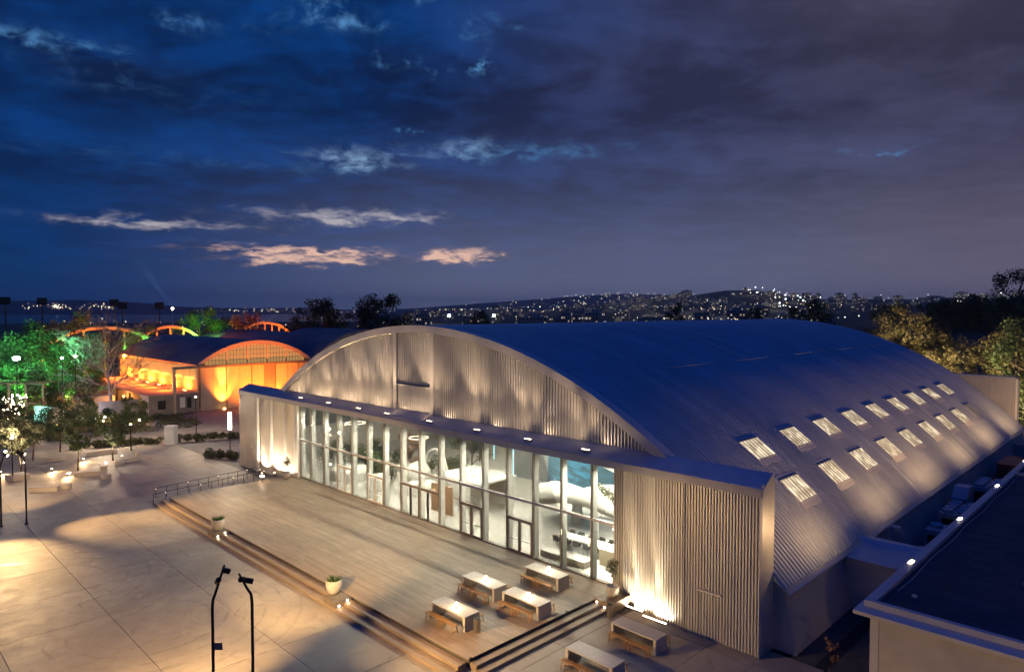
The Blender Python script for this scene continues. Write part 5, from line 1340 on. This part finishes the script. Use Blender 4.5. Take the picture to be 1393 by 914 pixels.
# stadium masts and the searchlight pylon near the shore
for (px, top, base, lb) in ((8, 404, 442, 'tall stadium floodlight mast at the edge of the park'), (58, 405, 442, 'stadium mast with a wide lamp rack over the tallest tree'), (156, 407, 442, 'stadium mast of the close pair near the shore'), (167, 411, 442, 'shorter stadium mast of the close pair'), (217, 411, 442, 'leaning stadium mast beside the searchlight')):
    r = 620; p = pxr(px, r); h = hgt(top, px, r)
    t = thing('stadium_mast', lb, 'mast', (p.x, p.y, -.06), R(44.9 + 20))
    local(MB().tube([(0, 0, 0), (0, 0, h - 3)], [.55, .35], 8).build('pole', 'darkm', None), t)
    local(MB().cbox((0, 0), 6.4, .8, h - 5.5, h, 0, .05).build('lamp_rack', 'darkm', None), t)
r = 640; p = pxr(235, r); h = hgt(421, 235, r); t = thing('searchlight_tower', 'thin pylon with a small bright light at its top', 'tower', (p.x, p.y, -.06))
local(MB().tube([(0, 0, 0), (0, 0, h)], [.8, .4], 8).build('pole', 'white', None), t); local(MB().lathe([(.3, h), (.9, h + .4), (.9, h + 1.4), (.2, h + 1.8)], n=10).build('lamp', 'bulb', None), t)
# its beam is a faint cone of lit air
bm_ = bpy.data.materials.new('searchlight_air'); bm_.use_nodes = True; bm_.node_tree.nodes.clear(); k = NT(bm_.node_tree)
ve = k.node('ShaderNodeEmission'); ve.inputs[0].default_value = (.30, .50, 1.0, 1); ve.inputs[1].default_value = .0042
spz = k.node('ShaderNodeSeparateXYZ'); k.put(spz.inputs[0], k.node('ShaderNodeNewGeometry').outputs['Position'])
k.put(ve.inputs[1], k.m('MULTIPLY', k.m('POWER', k.smooth(spz.outputs[2], 72, 18), 1.6), .012))
k.l.new(ve.outputs[0], k.node('ShaderNodeOutputMaterial').inputs['Volume'])
top_p = pxr(172, r * 1.0, hgt(330, 172, r)); p0 = Vector((p.x, p.y, h + 2.2))
cone = MB(); cone.tube([p0, p0.lerp(top_p, .5), top_p], [.6, 3.0, 5.6], 16)
o = cone.build('searchlight_beam', bm_, None, smooth=True); o['kind'] = 'stuff'; o['label'] = 'faint slanting searchlight beam above the shore'

# ------------------------------------------------------------------ neighbour building on the right, its roof and plant
nb = thing('service_building', 'flat-roofed white service building with parapet lamps beside the hall', 'building', (9, 20, 0))
BX, BY, BZ = 4.40, -.75, 4.0
MB().box(BX + .62, BY + .28, 0, 30, 62, BZ - .16).build('wall', 'render_wall', nb)
MB().box(BX + .62, BY + .25, 0, BX + .95, BY + .60, BZ - .16).build('corner_strip', 'trim', nb)
MB().box(BX, BY, BZ - .16, 30, 62, BZ).build('eave_slab', 'trim', nb)
par = MB(); par.box(BX + .22, BY + .75, BZ + .002, BX + .62, 62, BZ + .26); par.build('parapet', 'capping', nb)
par = MB(); par.box(BX + .625, BY + .75, BZ + .002, 30, BY + 1.02, BZ + .26); par.build('parapet', 'capping', nb)
MB().box(BX + .63, BY + 1.03, BZ + .003, 30, 61, BZ + .06).build('roof_membrane', 'membrane', nb)
MB().box(BX + .63, 33.2, BZ + .061, 30, 33.6, BZ + .24).build('roof_kerb', 'capping', nb)
for (y, wt) in ((6.3, 160), (16.3, 160), (27.3, 160), (38.6, 160), (49.5, 160), (59.5, 150)):
    h_ = MB().cbox((BX + .40, y), .20, .62, BZ + .262, BZ + .30, 0, .01).build('parapet_lamp', 'steel', nb)
    MB().cbox((BX + .39, y), .16, .54, BZ + .302, BZ + .312).build('lamp_face', 'bulb', h_)
    spot('parapet_lamp', (BX + .40, y, BZ + .316), (-1.6, y + (-.8 if y < 10 else 1.2 if y < 55 else 5.0), 5.2), 3600 if y < 20 else 4200, 128, WARM, 1.0, .03)
for i in range(24): MB().box(BX + .66, 1.6 + i * 1.32, BZ + .0605, 29.9, 1.6 + i * 1.32 + .07, BZ + .066).build('membrane_seam', 'membrane', nb)
for (vx, vy) in ((9.5, 6), (12.5, 13), (8.2, 22)): MB().lathe([(.10, BZ + .06), (.10, BZ + .55), (.16, BZ + .56), (.16, BZ + .62)], (vx, vy), 12).build('vent_pipe', 'capping', nb)
cab = MB(); cab.tube([(BX + .85 + .06 * math.sin(i * 1.3), 2.5 + i * 1.6, BZ + .09) for i in range(26)], .022, 5); cab.build('roof_cable', 'capping', nb)
MB().lathe([(.12, BZ + .06), (.12, BZ + .20)], (BX + 1.6, 2.2), 12).build('roof_outlet', 'capping', nb)
spot('front_wash', (13.0, -13.0, 5.0), (11.0, -.5, 2.0), 1500, 70, WARM, .9, .3)
# covered link between hall and building
lk = thing('link_passage', 'low covered passage bridging the hall and the service building', 'passage', (3, 10.5, 0))
MB().box(.7, 9.1, 0, BX + .60, 12.4, 2.72).build('wall', 'render_wall', lk)
lr = MB(); lr.prism([(8.95, 2.74), (8.95, 2.86), (11.7, 3.02), (12.0, 3.25), (12.5, 3.25), (12.5, 2.74)], 'x', .62, BX + .60); lr.build('roof', 'capping', lk)
# plant in the gap
def ac_unit(x, y, label, h=2.2, L=3.6, fans=4):
    t = thing('condenser_unit', label, 'air conditioner', (x, y, 0))
    local(MB().cbox((0, 0), 1.9, L, .25, h, 0, .03).build('casing', 'unit', None), t)
    local(MB().cbox((0, -L / 2 - .012), 1.5, .02, .5, h - .35).build('grille', 'darkm', None), t)
    for i in range(fans):
        for sx in (-.48, .48):
            f = MB(); f.lathe([(.40, h), (.38, h + .22), (.30, h + .26), (.05, h + .10)], (sx, -L / 2 + (i + .5) * L / fans), 14); local(f.build('fan_cowl', 'unit', None), t)
ac_unit(2.75, 26.4, 'nearer grey condenser unit with two rows of fan cowls in the gap', 2.35); ac_unit(2.75, 36.6, 'further grey condenser unit with two rows of fan cowls in the gap', 2.35)
ac_unit(2.7, 22.2, 'small square condenser box before the fan units', 1.9, 2.0, 1)
t = thing('round_tank', 'dark domed water tank behind the covered passage', 'tank', (2.7, 17.6, 0)); local(MB().lathe([(.95, .003), (1.0, 1.2), (.85, 1.5), (.3, 1.72)], n=22).build('shell', 'unit', None, smooth=True), t)
t = thing('vent_duct', 'upright metal duct against the hall base wall', 'duct', (1.5, 16.2, 0)); local(MB().box(-.3, -.25, 0, .3, .25, 2.6).build('riser', 'unit', None), t); local(MB().prism([(-.3, 2.6), (.3, 2.6), (.1, 3.1), (-.45, 3.1)], 'y', -.25, .25).build('elbow', 'unit', None), t)
t = thing('red_container', 'rust red metal container at the far end of the gap', 'container', (2.9, 47.5, 0)); local(MB().cbox((0, 0), 2.2, 5.0, .1, 2.5).build('body', 'clay', None), t); local(MB().cbox((0, 0), 2.26, 5.06, 2.502, 2.62).build('lid', 'clay', None), t)
tag(MB().prism([(30.2, 2.2), (32.2, 2.2), (32.2, 3.0), (31.0, 3.0)], 'x', 1.4, 2.4).build('duct_hood', 'unit'), 'slanted metal hood between the two condenser units', 'hood')
make_tree('potted_sapling', 'thin bare-stemmed sapling with a brown tuft in the side yard', 'tree', (3.3, -.35, 0), 70, 2.3, .38, .03, 'dry', 5, 380, .06, .62, 3)
rt = thing('barred_gate', 'pale metal gate frame at the far corner of the hall', 'gate', (2.0, 60, 0)); local(MB().cbox((0, 0), 2.6, .15, 0, 2.2).build('panel', 'unit', None), rt)

# ------------------------------------------------------------------ trees behind and to the right of the hall
ptree(1232, 122, 416, 5.2, 81, 'golden brown lit tree rising behind the hall roof', 'golden', nleaf=7000, ls=.20, crown0=.12)
ptree(1262, 120, 448, 4.2, 82, 'bushy golden tree at the hall roof edge', 'golden', nleaf=6000, ls=.19, crown0=.10)
ptree(1287, 116, 468, 3.2, 83, 'smaller yellow-green tree closest to the rear block', 'golden', nleaf=4800, ls=.17, crown0=.08)
ptree(1206, 136, 412, 3.6, 84, 'dark narrow tree behind the golden one', 'leaf', nleaf=4200, ls=.2, crown0=.12)
ptree(1370, 118, 448, 5.0, 85, 'dim olive tree over the rear block', 'golden', nleaf=5600, ls=.2, crown0=.12)
ptree(1345, 122, 470, 4.0, 86, 'low dim olive tree before the dark slope', 'golden', nleaf=4200, ls=.19, crown0=.1)
ptree(1410, 112, 440, 5.2, 87, 'large dim tree at the slope foot', 'leaf', nleaf=5200, ls=.2, crown0=.12)
ptree(1388, 175, 366, 6.0, 88, 'tall dark gum tree with airy crown against the sky', 'leaf', nleaf=4600, ls=.22, crown0=.42)
ptree(1108, 190, 408, 5.0, 89, 'round black tree just above the roof crest', 'leaf', nleaf=5200, ls=.25, crown0=.2)
ptree(1085, 210, 416, 4.0, 90, 'low black tree beside the round one', 'leaf', nleaf=3600, ls=.25)
ptree(652, 260, 422, 4.2, 91, 'dark pointed tree over the roof crest near a lamp', 'leaf', nleaf=3200, ls=.28)
ptree(918, 330, 413, 4.6, 92, 'dark tree before the city hill', 'leaf', nleaf=3200, ls=.3)
ptree(1025, 260, 420, 4.0, 93, 'low dark tree at the crest below the city hill', 'leaf', nleaf=3000, ls=.3)
ptree(1324, 270, 399, 2.2, 94, 'tall slim cypress on the dark slope', 'leaf', nleaf=2600, ls=.25, crown0=.05)
for i, (px, row, cr) in enumerate(((1280, 412, 5), (1300, 410, 5.5), (1318, 410, 5), (1345, 407, 6), (1365, 409, 5), (1265, 415, 4), (1385, 404, 5))):
    ptree(px, 255 + 6 * (i % 3), row, cr, 95 + i, 'dark rounded tree in the row on the slope crest', 'leaf', 'dark trees on the slope crest', nleaf=2200, ls=.34, crown0=.1)
for (px, r, z, wt) in ((1240, 109, 4.0, 2400), (1268, 108, 3.5, 1600), (1290, 106, 2.5, 900), (1372, 106, 3.0, 60), (1345, 110, 2, 160)):  # unseen points put behind the hall to light the trees' near sides
    p = pxr(px, r); point('rear_tree_fill', (p.x, p.y, z), wt * 6, (1, .78, .42), .3)

# ------------------------------------------------------------------ the city on the far slope
def house_mat(name, c, seed):
    m_ = bpy.data.materials.new(name); m_.use_nodes = True
    q = NT(m_.node_tree); b = m_.node_tree.nodes['Principled BSDF']; b.inputs['Roughness'].default_value = .9
    rnd_ = q.node('ShaderNodeObjectInfo').outputs['Random']
    q.put(b.inputs['Base Color'], q.mix(rnd_, tuple(x * .6 for x in c) + (1,), (*c, 1)))
    return m_
M['house'] = house_mat('house_wall', (.42, .40, .38), 1)
win_m = [emis('lit_window_warm', (1, .72, .38), .40), emis('lit_window_white', (1, .92, .78), .5), mat('dark_window', (.02, .025, .03), .2)]
def house_proto(w_, d_, h_, seed):
    rnd = random.Random(seed)
    body = MB().box(-w_ / 2, -d_ / 2, -6, w_ / 2, d_ / 2, h_); 
    if rnd.random() < .7: body.box(-w_ * .2, -d_ * .2, h_ + .002, w_ * .25, d_ * .25, h_ + 2.4)
    nfl = int(h_ / 3)
    for f in range(1, nfl):
        body.box(-w_ / 2 - 1.0, -d_ / 2 - 1.1, f * 3 - .15, w_ / 2 + .6, -d_ / 2 - .003, f * 3 + .15)
    wins = [MB(), MB(), MB()]
    for f in range(nfl):
        for i in range(int(w_ / 3)):
            x = -w_ / 2 + 1.0 + i * 3.0; kk = rnd.choices((0, 1, 2), (.12, .08, .80))[0]
            wins[kk].box(x, -d_ / 2 - .06, f * 3 + .8, x + 1.5, -d_ / 2 - .01, f * 3 + 2.3)
        for i in range(int(d_ / 3)):
            y = -d_ / 2 + 1.0 + i * 3.0; kk = rnd.choices((0, 1, 2), (.10, .07, .83))[0]
            wins[kk].box(w_ / 2 + .01, y, f * 3 + .8, w_ / 2 + .06, y + 1.5, f * 3 + 2.3)
            kk = rnd.choices((0, 1, 2), (.10, .07, .83))[0]
            wins[kk].box(-w_ / 2 - .06, y, f * 3 + .8, -w_ / 2 - .01, y + 1.5, f * 3 + 2.3)
    return body.mesh('wall'), [(x.mesh('windows'), m_) for x, m_ in zip(wins, win_m) if x.v]
PROT = [house_proto(*a) for a in ((13, 11, 9, 1), (16, 12, 12, 2), (11, 10, 7, 3), (20, 13, 15, 4), (14, 14, 12, 5), (24, 12, 9, 6))]
rnd = random.Random(11); placed = 0
for i in range(232):
    px = rnd.choice((rnd.uniform(545, 900), rnd.uniform(760, 1120), rnd.uniform(880, 1120), rnd.uniform(1090, 1393)))
    r = rnd.uniform(640, 2250) ** 1.0
    if px > 1130: r = rnd.uniform(1200, 2280)
    p = pxr(px, r); z = terr(p.x, p.y)
    if abs(px - 1003) < 46 and r > 1950: continue
    row = 423.2 - (z + 9 - CAM.z) / (r * math.cos(math.atan((px - 696.5) / 930))) * 930
    pr = PROT[rnd.randrange(6)]
    t = thing('far_house', 'pale flat-roofed apartment house on the far city slope', 'house', (p.x, p.y, z), R(44.9) - math.atan((px - 696.5) / 930) + rnd.uniform(-.6, .6), 'houses on the far city slope')
    shared('wall', pr[0], 'house', t)
    for me, m_ in pr[1]: shared('windows', me, m_, t)['kind'] = 'stuff'
    t.scale = (rnd.uniform(.8, 1.25),) * 2 + (rnd.uniform(.75, 1.3),)
# street lights over the city, along the bays and on the far shore
def lights(name, label, pts, m_, s=.00034):
    b = MB()
    for p in pts:
        d = (p - CAM).length; a = d * s * rnd.uniform(.6, 1.5)
        b.add([(p.x - a, p.y, p.z), (p.x + a, p.y, p.z), (p.x, p.y - a, p.z), (p.x, p.y + a, p.z), (p.x, p.y, p.z - a), (p.x, p.y, p.z + a)], [(0, 2, 5), (2, 1, 5), (1, 3, 5), (3, 0, 5), (2, 0, 4), (1, 2, 4), (3, 1, 4), (0, 3, 4)])
    o = b.build(name, m_, None); o['kind'] = 'stuff'; o['label'] = label
P1, P2, P3 = [], [], []
for i in range(11):
    pa = rnd.uniform(560, 1100); ra = rnd.uniform(750, 2000); dr2 = rnd.uniform(-4, 4); nn = rnd.randrange(9, 22)
    for j in range(nn):
        p = pxr(pa + j * rnd.uniform(7, 9), ra + j * dr2 * 6); p.z = terr(p.x, p.y) + 9; (P1 if i % 3 else P3).append(p)
for i in range(110):
    px = rnd.choice((rnd.uniform(540, 900), rnd.uniform(740, 1110), rnd.uniform(920, 1120), rnd.uniform(1090, 1393))); r = rnd.uniform(650, 2280)
    if px > 1130: r = rnd.uniform(1300, 2290)
    if abs(px - 1003) < 40 and r > 2000: continue
    p = pxr(px, r); p.z = terr(p.x, p.y) + rnd.uniform(4, 14); (P1, P2, P3)[rnd.choices((0, 1, 2), (.6, .22, .18))[0]].append(p)
PB = []
for i in range(16):
    px = rnd.gauss(1066, 24); r = rnd.uniform(1300, 2000); p = pxr(px, r); p.z = terr(p.x, p.y) + rnd.uniform(8, 16); PB.append(p)
lights('city_lights', 'cluster of the strongest white lights below the wooded city hill', PB, 'citycool', .0008)
for i in range(24):
    px = rnd.gauss(1060, 32); r = rnd.uniform(1500, 2150); p = pxr(px, r); p.z = terr(p.x, p.y) + rnd.uniform(5, 12); P1.append(p)
for i in range(170):
    px = rnd.choice((rnd.gauss(145, 10), rnd.uniform(30, 180), rnd.uniform(262, 560), rnd.uniform(265, 400), rnd.gauss(77, 5))); p = pxr(px, 5600 + rnd.uniform(-150, 150)); p.z = max(-2, terr(p.x, p.y)) + abs(rnd.gauss(0, 9)); (P1 if rnd.random() < .7 else P3).append(p)
for i in range(80):
    px = rnd.gauss(810, 60); r = rnd.uniform(5500, 6400); p = pxr(px, r); p.z = terr(p.x, p.y) + 12; P1.append(p)
for i in range(60):
    px = rnd.uniform(40, 560); r = rnd.uniform(500, 1100); p = pxr(px, r); p.z = rnd.uniform(2, 7); (P1 if rnd.random() < .6 else P3).append(p)
lights('city_lights', 'countless small warm lights scattered over the city and far shore', P1, 'citylight'); lights('city_lights', 'scattered cool white lights among the city houses', P2, 'citycool'); lights('city_lights', 'scattered orange lights among the city houses', P3, 'cityor')
for (px, r, row, lb) in ((611, 420, 431, 'bright white floodlight beyond the roof crest'), (672, 430, 431, 'second bright floodlight beyond the roof crest near the pointed tree')):
    p = pxr(px, r); h = hgt(row, px, r); t = thing('yard_floodlight', lb, 'light', (p.x, p.y, -.06)); local(MB().tube([(0, 0, 0), (0, 0, h)], .15, 6).build('pole', 'darkm', None), t)
    local(MB().lathe([(.2, h), (.8, h + .3), (.8, h + 1.2), (.2, h + 1.6)], n=10).build('lamp', 'cool', None), t); point('yard_floodlight', (p.x, p.y, h + 2.2), 9000, (.85, .95, 1), .5)
# bare strong points added above the slope to light the houses
for i in range(26):
    px = rnd.choice((rnd.uniform(560, 900), rnd.uniform(850, 1120), rnd.uniform(1020, 1100), rnd.uniform(1130, 1390))); r = rnd.uniform(800, 2150)
    if px > 1120: r = rnd.uniform(1500, 2200)
    p = pxr(px, r); p.z = terr(p.x, p.y) + 22; point('city_fill_light', p, 22000, (1, .86, .64) if i % 3 else (.85, .95, 1), 1.0)
hz_m = bpy.data.materials.new('haze_air'); hz_m.use_nodes = True; hz_m.node_tree.nodes.clear(); k = NT(hz_m.node_tree)
pv = k.node('ShaderNodeVolumePrincipled'); pv.inputs['Color'].default_value = (.8, .85, .95, 1); pv.inputs['Density'].default_value = 1.0e-4; pv.inputs['Anisotropy'].default_value=.3
k.l.new(pv.outputs[0], k.node('ShaderNodeOutputMaterial').inputs['Volume'])
o = MB().box(-9600, -9600, -17, 9600, 9600, 235).build('haze', hz_m); o['kind'] = 'stuff'; o['label'] = 'thin blue evening haze over the land'
